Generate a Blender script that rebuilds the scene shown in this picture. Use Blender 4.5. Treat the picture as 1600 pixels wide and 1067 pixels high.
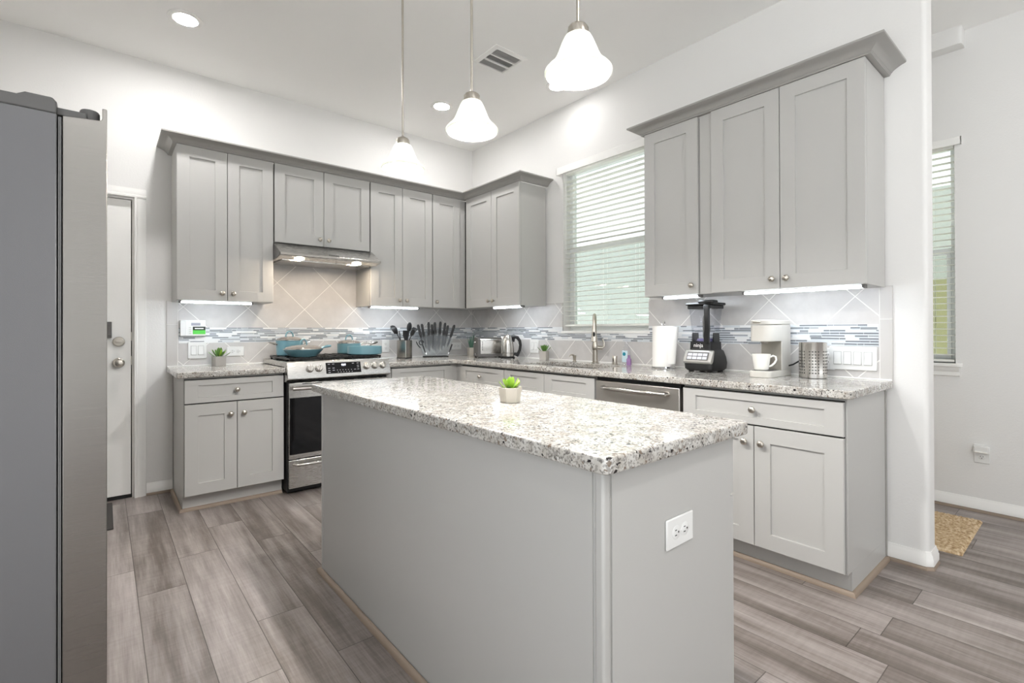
import bpy, bmesh, math, random
from mathutils import Vector, Matrix, Euler

for o in list(bpy.data.objects):
    bpy.data.objects.remove(o, do_unlink=True)
SC = bpy.context.scene
COL = SC.collection
R = random.Random(7)
PI = math.pi

# ------------------------------------------------------------------ camera
CX, CY, CZ = -3.0651, -4.3455, 1.1687
YAW, PITCH, ROLL, F, V0 = 0.6944, 0.0042, -0.0031, 766.2, 511.9
cd = bpy.data.cameras.new('camera'); cam = bpy.data.objects.new('camera', cd); COL.objects.link(cam)
_fw = Vector((math.sin(YAW)*math.cos(PITCH), math.cos(YAW)*math.cos(PITCH), math.sin(PITCH)))
_rt = Vector((math.cos(YAW), -math.sin(YAW), 0)); _up = _rt.cross(_fw)
_r2 = _rt*math.cos(ROLL) + _up*math.sin(ROLL); _u2 = -_rt*math.sin(ROLL) + _up*math.cos(ROLL)
_m = Matrix((_r2, _u2, -_fw)).transposed().to_4x4(); _m.translation = (CX, CY, CZ)
cam.matrix_world = _m
cd.sensor_fit = 'HORIZONTAL'; cd.sensor_width = 36; cd.lens = F/1600*36
cd.shift_y = -(533.5 - V0)/1600
cd.clip_start = 0.05; cd.clip_end = 200
SC.camera = cam

# ------------------------------------------------------------------ world, exposure
w = bpy.data.worlds.new('world'); SC.world = w; w.use_nodes = True
w.node_tree.nodes['Background'].inputs[0].default_value = (0.93, 0.97, 1.0, 1)
w.node_tree.nodes['Background'].inputs[1].default_value = 0.95
sd = bpy.data.lights.new('bounce_sun', 'SUN'); sd.energy = 9.0; sd.angle = math.radians(1.0); sd.color = (.97, .985, 1)  # added out of view: bounces off the ground to brighten the ceiling
bounce_sun = bpy.data.objects.new('bounce_sun', sd); COL.objects.link(bounce_sun); bounce_sun.rotation_euler = Vector((-.02, -.42, -.9)).to_track_quat('-Z', 'Y').to_euler()
SC.view_settings.view_transform = 'Standard'; SC.view_settings.look = 'None'
SC.view_settings.gamma = 1; SC.view_settings.use_curve_mapping = False
SC.view_settings.exposure = 0.87
SC.cycles.use_denoising = True
SC.cycles.max_bounces = 14; SC.cycles.diffuse_bounces = 7; SC.cycles.glossy_bounces = 6
SC.cycles.transmission_bounces = 10; SC.cycles.transparent_max_bounces = 24
SC.cycles.caustics_reflective = False; SC.cycles.caustics_refractive = False
SC.cycles.sample_clamp_indirect = 6

PEND_W, LED_L, HOOD_W = 25.0, 16.5, 0.95      # lamp outputs

# ------------------------------------------------------------------ helpers
def s2l(c):
    c /= 255.0
    return c/12.92 if c <= .04045 else ((c+.055)/1.055)**2.4
def rgb(r, g, b): return (s2l(r), s2l(g), s2l(b), 1)

MATS = {}
def mat(name, col, rough=.5, metal=0., spec=.5, emit=None, es=0., trans=0., ior=1.45, coat=0., aniso=0.):
    if name in MATS: return MATS[name]
    m = bpy.data.materials.new(name); m.use_nodes = True
    b = m.node_tree.nodes['Principled BSDF']
    b.inputs['Base Color'].default_value = col
    b.inputs['Roughness'].default_value = rough
    b.inputs['Metallic'].default_value = metal
    b.inputs['Specular IOR Level'].default_value = spec
    b.inputs['Transmission Weight'].default_value = trans
    b.inputs['IOR'].default_value = ior
    b.inputs['Coat Weight'].default_value = coat
    b.inputs['Anisotropic'].default_value = aniso
    if emit:
        b.inputs['Emission Color'].default_value = emit; b.inputs['Emission Strength'].default_value = es
    MATS[name] = m
    return m
class NT:
    """tiny node-graph writer"""
    def __init__(s, m):
        s.m = m; s.t = m.node_tree; s.b = s.t.nodes.get('Principled BSDF')
    def n(s, typ, **kw):
        nd = s.t.nodes.new(typ)
        for k, v in kw.items(): setattr(nd, k, v)
        return nd
    def l(s, a, b): s.t.links.new(a, b)
    def math(s, op, a, b=None, c=None):
        nd = s.n('ShaderNodeMath', operation=op)
        for i, v in enumerate((a, b, c)):
            if v is None: continue
            if isinstance(v, (int, float)): nd.inputs[i].default_value = v
            else: s.l(v, nd.inputs[i])
        return nd.outputs[0]
    def mix(s, f, a, b, blend='MIX'):
        nd = s.n('ShaderNodeMix', data_type='RGBA', blend_type=blend)
        for i, v in ((0, f), (6, a), (7, b)):
            if isinstance(v, (int, float)): nd.inputs[i].default_value = v
            elif isinstance(v, tuple): nd.inputs[i].default_value = v
            else: s.l(v, nd.inputs[i])
        return nd.outputs[2]
    def ramp(s, f, stops, interp='LINEAR'):
        nd = s.n('ShaderNodeValToRGB'); cr = nd.color_ramp; cr.interpolation = interp
        while len(cr.elements) > 1: cr.elements.remove(cr.elements[-1])
        cr.elements[0].position, cr.elements[0].color = stops[0]
        for p, c in stops[1:]:
            e = cr.elements.new(p); e.color = c
        s.l(f, nd.inputs[0]); return nd.outputs[0]
    def obj(s): return s.n('ShaderNodeTexCoord').outputs['Object']
    def sep(s, v):
        nd = s.n('ShaderNodeSeparateXYZ'); s.l(v, nd.inputs[0]); return nd.outputs
    def comb(s, x, y, z):
        nd = s.n('ShaderNodeCombineXYZ')
        for i, v in enumerate((x, y, z)):
            if isinstance(v, (int, float)): nd.inputs[i].default_value = v
            else: s.l(v, nd.inputs[i])
        return nd.outputs[0]
    def noise(s, v, scale, detail=3, rough=.5, dim='3D'):
        nd = s.n('ShaderNodeTexNoise', noise_dimensions=dim); s.l(v, nd.inputs['Vector'])
        nd.inputs['Scale'].default_value = scale; nd.inputs['Detail'].default_value = detail; nd.inputs['Roughness'].default_value = rough
        return nd.outputs['Fac']
    def bump(s, h, strength, dist=.002):
        nd = s.n('ShaderNodeBump'); nd.inputs['Strength'].default_value = strength; nd.inputs['Distance'].default_value = dist
        s.l(h, nd.inputs['Height']); s.l(nd.outputs[0], s.b.inputs['Normal'])

def box_loop(x0, x1, z0, z1, y): return [(x0, y, z0), (x1, y, z0), (x1, y, z1), (x0, y, z1)]

class MB:
    def __init__(s): s.bm = bmesh.new(); s.mi = 0
    def face(s, vs):
        try:
            f = s.bm.faces.new(vs); f.material_index = s.mi; return f
        except ValueError: return None
    def box(s, x0, x1, y0, y1, z0, z1):
        v = [s.bm.verts.new(p) for p in ((x0,y0,z0),(x1,y0,z0),(x1,y1,z0),(x0,y1,z0),(x0,y0,z1),(x1,y0,z1),(x1,y1,z1),(x0,y1,z1))]
        for f in ((0,3,2,1),(4,5,6,7),(0,1,5,4),(1,2,6,5),(2,3,7,6),(3,0,4,7)): s.face([v[i] for i in f])
        return s
    def rings(s, loops, cap0=True, cap1=True, closed=True):
        vs = [[s.bm.verts.new(p) for p in L] for L in loops]
        n = len(loops[0])
        for a, b in zip(vs, vs[1:]):
            for i in range(n if closed else n-1):
                j = (i+1) % n
                s.face([a[i], a[j], b[j], b[i]])
        if cap0: s.face(list(reversed(vs[0])))
        if cap1: s.face(vs[-1])
        return s
    def lathe(s, prof, c=(0,0,0), seg=32, axis='z', cap0=True, cap1=True, fn=None):
        L = []
        for r, h in prof:
            ring = []
            for i in range(seg):
                a = 2*PI*i/seg; rr = max(r, 1e-5)*(fn(a, h) if fn else 1)
                p = (rr*math.cos(a), rr*math.sin(a), h)
                if axis == 'y': p = (p[0], p[2], -p[1])
                if axis == 'x': p = (p[2], p[1], -p[0])
                ring.append((p[0]+c[0], p[1]+c[1], p[2]+c[2]))
            L.append(ring)
        return s.rings(L, cap0, cap1)
    def tube(s, pts, r, seg=10, cap=True):
        pts = [Vector(p) for p in pts]; rs = r if isinstance(r, (list, tuple)) else [r]*len(pts)
        L = []; prev = None
        for i, p in enumerate(pts):
            t = (pts[min(i+1, len(pts)-1)] - pts[max(i-1, 0)]).normalized()
            if prev is None:
                u = t.orthogonal().normalized()
            else:
                u = (prev - t*prev.dot(t)).normalized()
            prev = u; v = t.cross(u)
            L.append([tuple(p + (u*math.cos(2*PI*k/seg) + v*math.sin(2*PI*k/seg))*rs[i]) for k in range(seg)])
        return s.rings(L, cap, cap)
    def prism(s, poly, a0, a1, axis='x'):
        """poly in the two other axes: x->(y,z), y->(x,z), z->(x,y)"""
        def P(p, a): return {'x': (a, p[0], p[1]), 'y': (p[0], a, p[1]), 'z': (p[0], p[1], a)}[axis]
        return s.rings([[P(p, a0) for p in poly], [P(p, a1) for p in poly]])
    def sphere(s, c, r, seg=20, n=12, sc=(1,1,1)):
        L = []
        for i in range(n+1):
            t = PI*i/n
            L.append([(c[0]+sc[0]*max(r*math.sin(t),1e-5)*math.cos(2*PI*k/seg), c[1]+sc[1]*max(r*math.sin(t),1e-5)*math.sin(2*PI*k/seg), c[2]-sc[2]*r*math.cos(t)) for k in range(seg)])
        return s.rings(L)
    def sweep(s, path, prof, closed_prof=True):
        """path: 2D polyline; prof: (offset to the right of travel, z)"""
        n = len(path); L = []
        def nrm(a, b):
            d = Vector((b[0]-a[0], b[1]-a[1])).normalized(); return Vector((d.y, -d.x))
        for i, p in enumerate(path):
            if i == 0: o = nrm(path[0], path[1])
            elif i == n-1: o = nrm(path[-2], path[-1])
            else:
                a, b = nrm(path[i-1], p), nrm(p, path[i+1]); m = (a+b); o = m/ (1+a.dot(b))
            L.append([(p[0]+o.x*q[0], p[1]+o.y*q[0], q[1]) for q in prof])
        return s.rings(L)
    def xf(s, M):
        bmesh.ops.transform(s.bm, matrix=M, verts=s.bm.verts); return s
    def build(s, name, m, parent=None, loc=None, bev=0, seg=2, angle=35):
        bmesh.ops.recalc_face_normals(s.bm, faces=s.bm.faces)
        me = bpy.data.meshes.new(name); s.bm.to_mesh(me); s.bm.free()
        for x in (m if isinstance(m, (list, tuple)) else [m]): me.materials.append(x)
        for p in me.polygons: p.use_smooth = True
        me.set_sharp_from_angle(angle=math.radians(angle))
        o = bpy.data.objects.new(name, me); COL.objects.link(o)
        if parent: o.parent = parent
        if loc: o.location = loc
        if bev:
            b = o.modifiers.new('bevel', 'BEVEL'); b.width = bev; b.segments = seg; b.limit_method = 'ANGLE'; b.angle_limit = math.radians(40); b.harden_normals = False
        return o
def B(*a): return MB().box(*a)

def tag(o, label, cat, group=None, kind=None):
    o['label'] = label; o['category'] = cat
    if group: o['group'] = group
    if kind: o['kind'] = kind
    return o
def thing(name, label, cat, loc=(0,0,0), rz=0, group=None):
    o = bpy.data.objects.new(name, None); o.empty_display_size = .1; COL.objects.link(o)
    o.location = loc; o.rotation_euler = (0, 0, math.radians(rz)); return tag(o, label, cat, group)
def struct(o): o['kind'] = 'structure'; return o
def copy_tree(o, parent=None):
    c = o.copy(); COL.objects.link(c); c.parent = parent
    for ch in [x for x in list(bpy.data.objects) if x.parent == o]: copy_tree(ch, c)
    return c

def from_curve(cu, name, m, parent, loc=(0,0,0), rot=None):
    t = bpy.data.objects.new('t', cu); COL.objects.link(t)
    bpy.context.view_layer.update()
    me = bpy.data.meshes.new_from_object(t.evaluated_get(bpy.context.evaluated_depsgraph_get()))
    bpy.data.objects.remove(t, do_unlink=True)
    me.name = name; me.materials.clear(); me.materials.append(m)
    o = bpy.data.objects.new(name, me); COL.objects.link(o); o.location = loc
    if rot: o.rotation_euler = rot
    if parent: o.parent = parent
    return o
def text(body, size, m, parent, loc, rot=(PI/2, 0, 0), name='lettering', depth=.0004):
    cu = bpy.data.curves.new(name, 'FONT'); cu.body = body; cu.size = size; cu.extrude = depth
    cu.align_x = 'CENTER'; cu.align_y = 'CENTER'
    return from_curve(cu, name, m, parent, loc, rot)
def rounded(pts, r, k=6):
    """pts list of (x,y,radius or None)"""
    out = []; n = len(pts)
    for i, p in enumerate(pts):
        rr = p[2] if len(p) > 2 else r
        P = Vector(p[:2]); a = Vector(pts[i-1][:2]) - P; b = Vector(pts[(i+1) % n][:2]) - P
        if rr <= 0: out.append(tuple(P)); continue
        a.normalize(); b.normalize(); ang = a.angle(b); d = rr/math.tan(ang/2)
        A = P+a*d; Bp = P+b*d
        for j in range(k+1):
            t = j/k; out.append(tuple(A*(1-t)**2 + P*2*t*(1-t) + Bp*t*t))
    return out
def slab(name, loops, z0, z1, bev, m, parent=None, loc=(0,0,0)):
    cu = bpy.data.curves.new(name, 'CURVE'); cu.dimensions = '2D'; cu.fill_mode = 'BOTH'
    for L in loops:
        sp = cu.splines.new('POLY'); sp.points.add(len(L)-1); sp.use_cyclic_u = True
        for q, p in zip(sp.points, L): q.co = (p[0], p[1], 0, 1)
    cu.extrude = (z1-z0)/2-bev; cu.bevel_depth = bev; cu.bevel_resolution = 3; cu.offset = -bev
    o = from_curve(cu, name, m, parent, (loc[0], loc[1], loc[2]+(z0+z1)/2))
    for p in o.data.polygons: p.use_smooth = True
    o.data.set_sharp_from_angle(angle=math.radians(40))
    return o

# ------------------------------------------------------------------ materials
M_wall = mat('wall_paint', rgb(231, 230, 228), .85, spec=.2)
g = NT(M_wall); g.bump(g.noise(g.obj(), 90, 4, .6), .22, .004)
M_ceil = mat('ceiling_paint', rgb(244, 243, 241), .9, spec=.2)
g = NT(M_ceil); g.bump(g.noise(g.obj(), 80, 3, .6), .1, .003)
M_trim = mat('trim_paint', rgb(240, 239, 236), .35)
M_cab = mat('cabinet_paint', rgb(187, 186, 183), .38)
M_cabin = mat('cabinet_interior', rgb(120, 114, 106), .6)
M_gapshade = mat('gap_shade', rgb(40, 38, 36), .8)  # painted shade for the gaps between doors
M_crown = mat('crown_paint', rgb(160, 158, 154), .4)
M_nickel = mat('brushed_nickel', rgb(196, 190, 180), .28, 1)
M_steel = mat('stainless', rgb(196, 194, 190), .27, 1)
g = NT(M_steel)
v = g.obj(); mp = g.n('ShaderNodeMapping'); mp.inputs['Scale'].default_value = (6, 6, 400); g.l(v, mp.inputs[0])
nz = g.noise(mp.outputs[0], 4, 2); g.l(g.math('MULTIPLY_ADD', nz, .14, .2), g.b.inputs['Roughness'])
M_steelv = mat('stainless_vertical', rgb(200, 197, 192), .2, 1)
M_fridge_steel = mat('fridge_stainless', rgb(158, 155, 151), .3, 1)
g = NT(M_fridge_steel); v = g.obj(); mp = g.n('ShaderNodeMapping'); mp.inputs['Scale'].default_value = (1, 1, 1500); g.l(v, mp.inputs[0])
nz = g.noise(mp.outputs[0], 3, 2); g.l(g.math('MULTIPLY_ADD', nz, .02, .26), g.b.inputs['Roughness'])
M_dwsteel = mat('dishwasher_stainless', rgb(196, 192, 186), .42, 1)
M_fridge_side = mat('fridge_side_grey', rgb(112, 112, 114), .5, .2)
g = NT(M_fridge_side); g.bump(g.noise(g.obj(), 600, 2), .25, .001)
M_fridge_dark = mat('fridge_plastic_grey', rgb(96, 95, 94), .5)
M_gasket = mat('gasket_grey', rgb(120, 120, 120), .5)
M_black = mat('black_plastic', rgb(30, 30, 31), .4)
M_blackm = mat('black_matte', rgb(22, 22, 22), .6)
M_blackglass = mat('black_glass', rgb(8, 8, 10), .05, spec=.5)
M_display = mat('display_panel', rgb(10, 10, 12), .4, spec=.25)
M_iron = mat('cast_iron', rgb(28, 27, 26), .35, .3)
M_white = mat('white_plastic', rgb(230, 230, 228), .3)
M_ceram = mat('white_ceramic', rgb(238, 236, 230), .15, coat=.3)
M_grayplastic = mat('grey_plastic', rgb(100, 98, 96), .4)
M_chrome = mat('chrome', rgb(225, 225, 225), .08, 1)
M_wood_q = mat('quarter_round_wood', rgb(146, 130, 115), .55)
M_teal = mat('teal_enamel', rgb(112, 156, 168), .28, coat=.3)
M_tealdark = mat('teal_handle', rgb(120, 160, 172), .3)
M_cream = mat('cream_lining', rgb(214, 200, 186), .35)
M_lid = mat('lid_glass', rgb(232, 226, 220), .06, trans=.75)
M_pot = mat('concrete_pot', rgb(186, 182, 176), .8)
M_potw = mat('white_pot', rgb(196, 190, 178), .5)
M_soil = mat('soil', rgb(40, 34, 26), .9)
M_leaf = mat('leaf_green', rgb(92, 132, 58), .5)
M_leaf2 = mat('leaf_bright', rgb(150, 190, 60), .45)
M_leaf3 = mat('leaf_bluegreen', rgb(92, 128, 110), .5)
M_paper = mat('paper', rgb(243, 241, 237), .9)
g = NT(M_paper); g.bump(g.noise(g.obj(), 260, 2), .3, .002)
M_coffee = mat('coffee_maker_grey', rgb(206, 203, 196), .35)
M_coffee_in = mat('coffee_maker_recess', rgb(150, 145, 136), .45)
M_green = mat('green_label', rgb(90, 200, 80), .5)
M_lcd = mat('lcd', rgb(160, 160, 172), .3)
M_mat = mat('jute', rgb(196, 164, 118), .9)
g = NT(M_mat); g.l(g.ramp(g.noise(g.obj(), 60, 4), [(.3, rgb(150, 120, 86)), (.5, rgb(196, 170, 134)), (.7, rgb(222, 204, 174))]), g.b.inputs['Base Color'])
M_darkmat = mat('dark_rug', rgb(70, 68, 66), .95)
g = NT(M_darkmat); g.bump(g.noise(g.obj(), 400, 2), .6, .004)
M_slat = mat('blind_slat', rgb(232, 232, 226), .5)
M_vinyl = mat('window_vinyl', rgb(236, 238, 238), .35)
def can_lens(watts): return mat('downlight_lens_%d' % round(watts*10), (1, 1, 1, 1), .5, emit=(1, .985, .975, 1), es=watts/(PI*PI*.062**2))
M_led = mat('led_strip', (1, 1, 1, 1), .5, emit=(.84, .92, 1, 1), es=LED_L)
M_hoodled = mat('hood_lamp', (1, 1, 1, 1), .5, emit=(1, .83, .64, 1), es=HOOD_W/(PI*PI*.028**2))
M_bulb = mat('bulb', (1, 1, 1, 1), .5, emit=(1, .975, .945, 1), es=PEND_W/(PI*4*PI*.028**2))
M_digit = mat('clock_digits', (0, 0, 0, 1), .5, emit=(.75, .8, 1, 1), es=2.2)
M_siding = mat('neighbour_siding', rgb(186, 189, 183), .8)
M_fence = mat('fence_wood', rgb(170, 166, 122), .9)
M_ground = mat('ground', rgb(192, 193, 193), .95)
M_purple = mat('purple_plastic', rgb(190, 150, 208), .25, trans=.5)
M_soap = mat('soap_label', rgb(206, 228, 236), .3)
M_soapteal = mat('soap_picture', rgb(40, 140, 160), .4)

def glass_pane_mat(name, tint, k):
    m = bpy.data.materials.new(name); m.use_nodes = True; t = m.node_tree; t.nodes.clear()
    out = t.nodes.new('ShaderNodeOutputMaterial'); tr = t.nodes.new('ShaderNodeBsdfTransparent'); gl = t.nodes.new('ShaderNodeBsdfGlossy')
    tr.inputs[0].default_value = tint; gl.inputs['Roughness'].default_value = .02
    mx = t.nodes.new('ShaderNodeMixShader'); mx.inputs[0].default_value = k
    t.links.new(tr.outputs[0], mx.inputs[1]); t.links.new(gl.outputs[0], mx.inputs[2]); t.links.new(mx.outputs[0], out.inputs[0])
    return m
M_pane = glass_pane_mat('window_glass', (.95, .98, .965, 1), .07)
M_screen = glass_pane_mat('screened_glass', (.87, .905, .885, 1), .09)
M_acryl = glass_pane_mat('acrylic', (.95, .96, .96, 1), .025)
M_jar = glass_pane_mat('clear_jar', (.95, .955, .97, 1), .06)
M_holes = mat('perforation', rgb(60, 58, 55), .6)

def shade_mat():
    m = bpy.data.materials.new('alabaster_glass'); m.use_nodes = True; t = m.node_tree; t.nodes.clear()
    N = t.nodes.new; out = N('ShaderNodeOutputMaterial'); tc = N('ShaderNodeTexCoord'); nz = N('ShaderNodeTexNoise')
    nz.inputs['Scale'].default_value = 14; nz.inputs['Detail'].default_value = 3; t.links.new(tc.outputs['Object'], nz.inputs['Vector'])
    cr = N('ShaderNodeValToRGB'); cr.color_ramp.elements[0].position = .35; cr.color_ramp.elements[0].color = (.84, .88, .78, 1)
    cr.color_ramp.elements[1].position = .62; cr.color_ramp.elements[1].color = (.97, .98, .94, 1); t.links.new(nz.outputs['Fac'], cr.inputs[0])
    tl = N('ShaderNodeBsdfTranslucent'); df = N('ShaderNodeBsdfDiffuse'); gl = N('ShaderNodeBsdfGlossy'); gl.inputs['Roughness'].default_value = .15
    t.links.new(cr.outputs[0], tl.inputs[0]); t.links.new(cr.outputs[0], df.inputs[0])
    a = N('ShaderNodeMixShader'); a.inputs[0].default_value = .3; b = N('ShaderNodeMixShader'); b.inputs[0].default_value = .05
    t.links.new(tl.outputs[0], a.inputs[1]); t.links.new(df.outputs[0], a.inputs[2])
    t.links.new(a.outputs[0], b.inputs[1]); t.links.new(gl.outputs[0], b.inputs[2]); t.links.new(b.outputs[0], out.inputs[0])
    return m
M_shade = shade_mat()

# granite
M_granite = mat('granite', rgb(220, 216, 208), .09, spec=.6)
g = NT(M_granite); v = g.obj()
wz = g.n('ShaderNodeTexNoise'); g.l(v, wz.inputs['Vector']); wz.inputs['Scale'].default_value = 60; wz.inputs['Detail'].default_value = 3
vm = g.n('ShaderNodeVectorMath', operation='MULTIPLY_ADD'); g.l(wz.outputs['Color'], vm.inputs[0]); vm.inputs[1].default_value = (.016,)*3; g.l(v, vm.inputs[2])
vw = vm.outputs[0]
base = g.ramp(g.noise(v, 22, 4), [(.32, rgb(172, 166, 157)), (.5, rgb(194, 191, 185)), (.68, rgb(208, 207, 203))])
def specks(scale, lo, hi, seed):
    vo = g.n('ShaderNodeTexVoronoi', feature='F1'); vo.inputs['Scale'].default_value = scale
    ad = g.n('ShaderNodeVectorMath', operation='ADD'); g.l(vw, ad.inputs[0]); ad.inputs[1].default_value = (seed, seed*1.7, seed*.3); g.l(ad.outputs[0], vo.inputs['Vector'])
    sc = g.n('ShaderNodeSeparateColor'); g.l(vo.outputs['Color'], sc.inputs[0])
    return g.ramp(sc.outputs[0], [(lo, (0, 0, 0, 1)), (hi, (1, 1, 1, 1))])
n2 = g.noise(v, 9, 2)
grey = specks(190, .62, .72, 3.1); dark = specks(230, .84, .89, 9.4); brown = specks(150, .95, .96, 5.2); blk = specks(150, .968, .975, 1.7)
c = g.mix(g.math('MULTIPLY', grey, .75), base, rgb(142, 138, 133))
c = g.mix(g.math('MULTIPLY', dark, g.math('MULTIPLY_ADD', n2, 1.1, .05)), c, rgb(74, 69, 66))
c = g.mix(g.math('MULTIPLY', brown, .8), c, rgb(112, 94, 78))
c = g.mix(blk, c, rgb(44, 40, 40))
g.l(c, g.b.inputs['Base Color'])

# floor planks run along y
M_floor = mat('plank_floor', rgb(140, 128, 118), .38)
g = NT(M_floor); X, Y, Z = g.sep(g.obj())[:3]
PW, PL = .18, 1.22
rx = g.math('DIVIDE', g.math('ADD', X, 2.95+18), PW); row = g.math('FLOOR', rx)
wn = g.n('ShaderNodeTexWhiteNoise', noise_dimensions='1D'); g.l(row, wn.inputs['W'])
ry = g.math('ADD', g.math('DIVIDE', Y, PL), wn.outputs['Value']); colr = g.math('FLOOR', ry)
w2 = g.n('ShaderNodeTexWhiteNoise', noise_dimensions='2D'); g.l(g.comb(row, colr, 0), w2.inputs['Vector'])
sc = g.n('ShaderNodeSeparateColor'); g.l(w2.outputs['Color'], sc.inputs[0]); rA, rB = sc.outputs[0], sc.outputs[1]
gv = g.comb(g.math('MULTIPLY', X, 12), g.math('ADD', g.math('MULTIPLY', Y, .9), g.math('MULTIPLY', rA, 37)), g.math('MULTIPLY', rB, 50))
n1 = g.noise(gv, 1.0, 5, .62)
gf = g.comb(g.math('MULTIPLY', X, 90), g.math('ADD', g.math('MULTIPLY', Y, 3.5), g.math('MULTIPLY', rA, 50)), rB)
nf = g.noise(gf, 1.6, 3, .6)
gb = g.comb(g.math('MULTIPLY', X, 3), g.math('MULTIPLY', Y, 1.1), g.math('MULTIPLY', rA, 30)); nb = g.noise(gb, 1.5, 3)
saw = g.noise(g.comb(g.math('MULTIPLY', X, 6), g.math('MULTIPLY', Y, 70), g.math('MULTIPLY', rB, 30)), 1, 2)
t0 = g.math('ADD', g.math('MULTIPLY', n1, 1.15), g.math('MULTIPLY', nf, .38))
t0 = g.math('ADD', t0, g.math('MULTIPLY', nb, .5)); t0 = g.math('ADD', t0, g.math('MULTIPLY', saw, .14)); t0 = g.math('ADD', t0, g.math('MULTIPLY', rA, .26))
tone = g.math('MULTIPLY_ADD', t0, .8, -.47)
cc = g.ramp(tone, [(.1, rgb(66, 57, 51)), (.38, rgb(108, 99, 93)), (.6, rgb(146, 137, 133)), (.9, rgb(186, 177, 173))])
def edge(f, width):
    fr = g.math('FRACT', f); d = g.math('MINIMUM', fr, g.math('SUBTRACT', 1, fr)); return g.math('LESS_THAN', d, width)
gap = g.math('MAXIMUM', edge(rx, .0085), edge(ry, .0013))
g.l(g.mix(g.math('MULTIPLY', gap, .8), cc, rgb(58, 50, 45)), g.b.inputs['Base Color'])
g.l(g.math('MULTIPLY_ADD', nf, .22, .27), g.b.inputs['Roughness'])
g.bump(g.math('SUBTRACT', nf, g.math('MULTIPLY', gap, 2)), .15, .002)

def tile_mat(name, axis, sgn, p0, m0, step):
    """diagonal tiles: grout where (s+z)=p0 mod step and (s-z)=m0 mod step, s = position along the wall"""
    m = mat(name, rgb(212, 204, 196), .3); g = NT(m); c = g.obj(); P = g.sep(c)
    s = g.math('MULTIPLY', P[axis], sgn)
    def line(e, off):
        f = g.math('FRACT', g.math('DIVIDE', g.math('SUBTRACT', e, off-20*step), step))
        d = g.math('MINIMUM', f, g.math('SUBTRACT', 1, f)); return g.math('LESS_THAN', d, .0035*1.0/step)
    gl = g.math('MAXIMUM', line(g.math('ADD', s, P[2]), p0), line(g.math('SUBTRACT', s, P[2]), m0))
    body = g.ramp(g.noise(c, 5, 5, .65), [(.3, rgb(194, 191, 189)), (.55, rgb(204, 201, 199)), (.75, rgb(214, 211, 209))])
    g.l(g.mix(gl, body, rgb(240, 238, 234)), g.b.inputs['Base Color'])
    g.l(g.math('MULTIPLY_ADD', gl, .4, .3), g.b.inputs['Roughness']); g.bump(g.math('SUBTRACT', 1, gl), .3, .002)
    return m
M_tileA = tile_mat('diagonal_tile_back', 0, 1, .025, -3.097, .431)
M_tileB = tile_mat('diagonal_tile_right', 1, 1, .883, -1.794, .437)
M_tileE = mat('edge_tile', rgb(202, 199, 196), .3)
M_grout = mat('grout', rgb(236, 234, 230), .8)
MOS = [mat('mosaic_marble', rgb(238, 238, 238), .15), mat('mosaic_pale', rgb(214, 218, 222), .12), mat('mosaic_mist', rgb(200, 206, 210), .1),
       mat('mosaic_slate', rgb(112, 115, 121), .12), mat('mosaic_grey', rgb(150, 154, 158), .12), mat('mosaic_gap', rgb(226, 228, 230), .5)]

# ================================================================== setting
H = 3.0986
ZC = .905           # counter top
struct(B(-3.95, 1.36, -8.2, .14, -.1, 0).build('floor', M_floor))
struct(B(-3.95, 1.36, -8.2, .14, H, H+.1).build('ceiling', M_ceil))
wb = MB(); wb.box(-3.95, -3.715, 0, .14, 0, H).box(-2.899, 1.36, 0, .14, 0, H).box(-3.715, -2.899, 0, .14, 2.106, H)
struct(wb.build('wall_back', M_wall))
WY0, WY1, WZ0, WZ1 = -1.362, -2.235, 1.155, 2.55
wr = MB(); T = .14
wr.box(0, T, WY0, 0, 0, H).box(0, T, WY1, WY0, 0, WZ0).box(0, T, WY1, WY0, WZ1, H)
end = [(0, WY1), (T, WY1), (T, -3.788)] + [(T-.022+.022*math.cos(a), -3.788-.022*math.sin(a)) for a in [i*PI/12 for i in range(1, 7)]] + \
      [(.022-.022*math.sin(a), -3.788-.022*math.cos(a)) for a in [i*PI/12 for i in range(0, 7)]]
wr.prism(end, 0, H, 'z')
struct(wr.build('wall_right', M_wall))
struct(B(.14, 1.36, -2.9, -2.78, 0, H).build('wall_nook', M_wall))
FX = 1.22
fw_ = MB(); f0, f1 = -3.736, -2.95
fw_.box(FX, FX+.14, -8.2, f0, 0, H).box(FX, FX+.14, f1, -2.9, 0, H).box(FX, FX+.14, f0, f1, 0, .94).box(FX, FX+.14, f0, f1, 2.40, H)
struct(fw_.build('wall_far', M_wall))
lw = MB(); lw.box(-4.09, -3.95, -3.5, .14, 0, H).box(-4.09, -3.95, -8.2, -7.9, 0, H).box(-4.09, -3.95, -7.9, -3.5, 0, .15).box(-4.09, -3.95, -7.9, -3.5, 2.75, H)  # wide opening added out of view to let daylight in from the left
struct(lw.build('wall_left', M_wall))
rw = MB()
for a, b in ((-4.09, -1.9), (1.0, 1.36)): rw.box(a, b, -8.34, -8.2, 0, H)
for a, b in ((-1.9, 1.0),): rw.box(a, b, -8.34, -8.2, 0, .3).box(a, b, -8.34, -8.2, 2.6, H)  # unseen opening, added for daylight from behind
struct(rw.build('wall_rear', M_wall))
so = MB(); sp = rounded([(FX, -2.9, 0), (FX-.1, -2.9, 0), (FX-.1, -3.79, .03), (FX, -3.79, 0)], 0)
so.prism(sp, 2.985, H, 'z'); struct(so.build('trim_soffit', M_wall))

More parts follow.
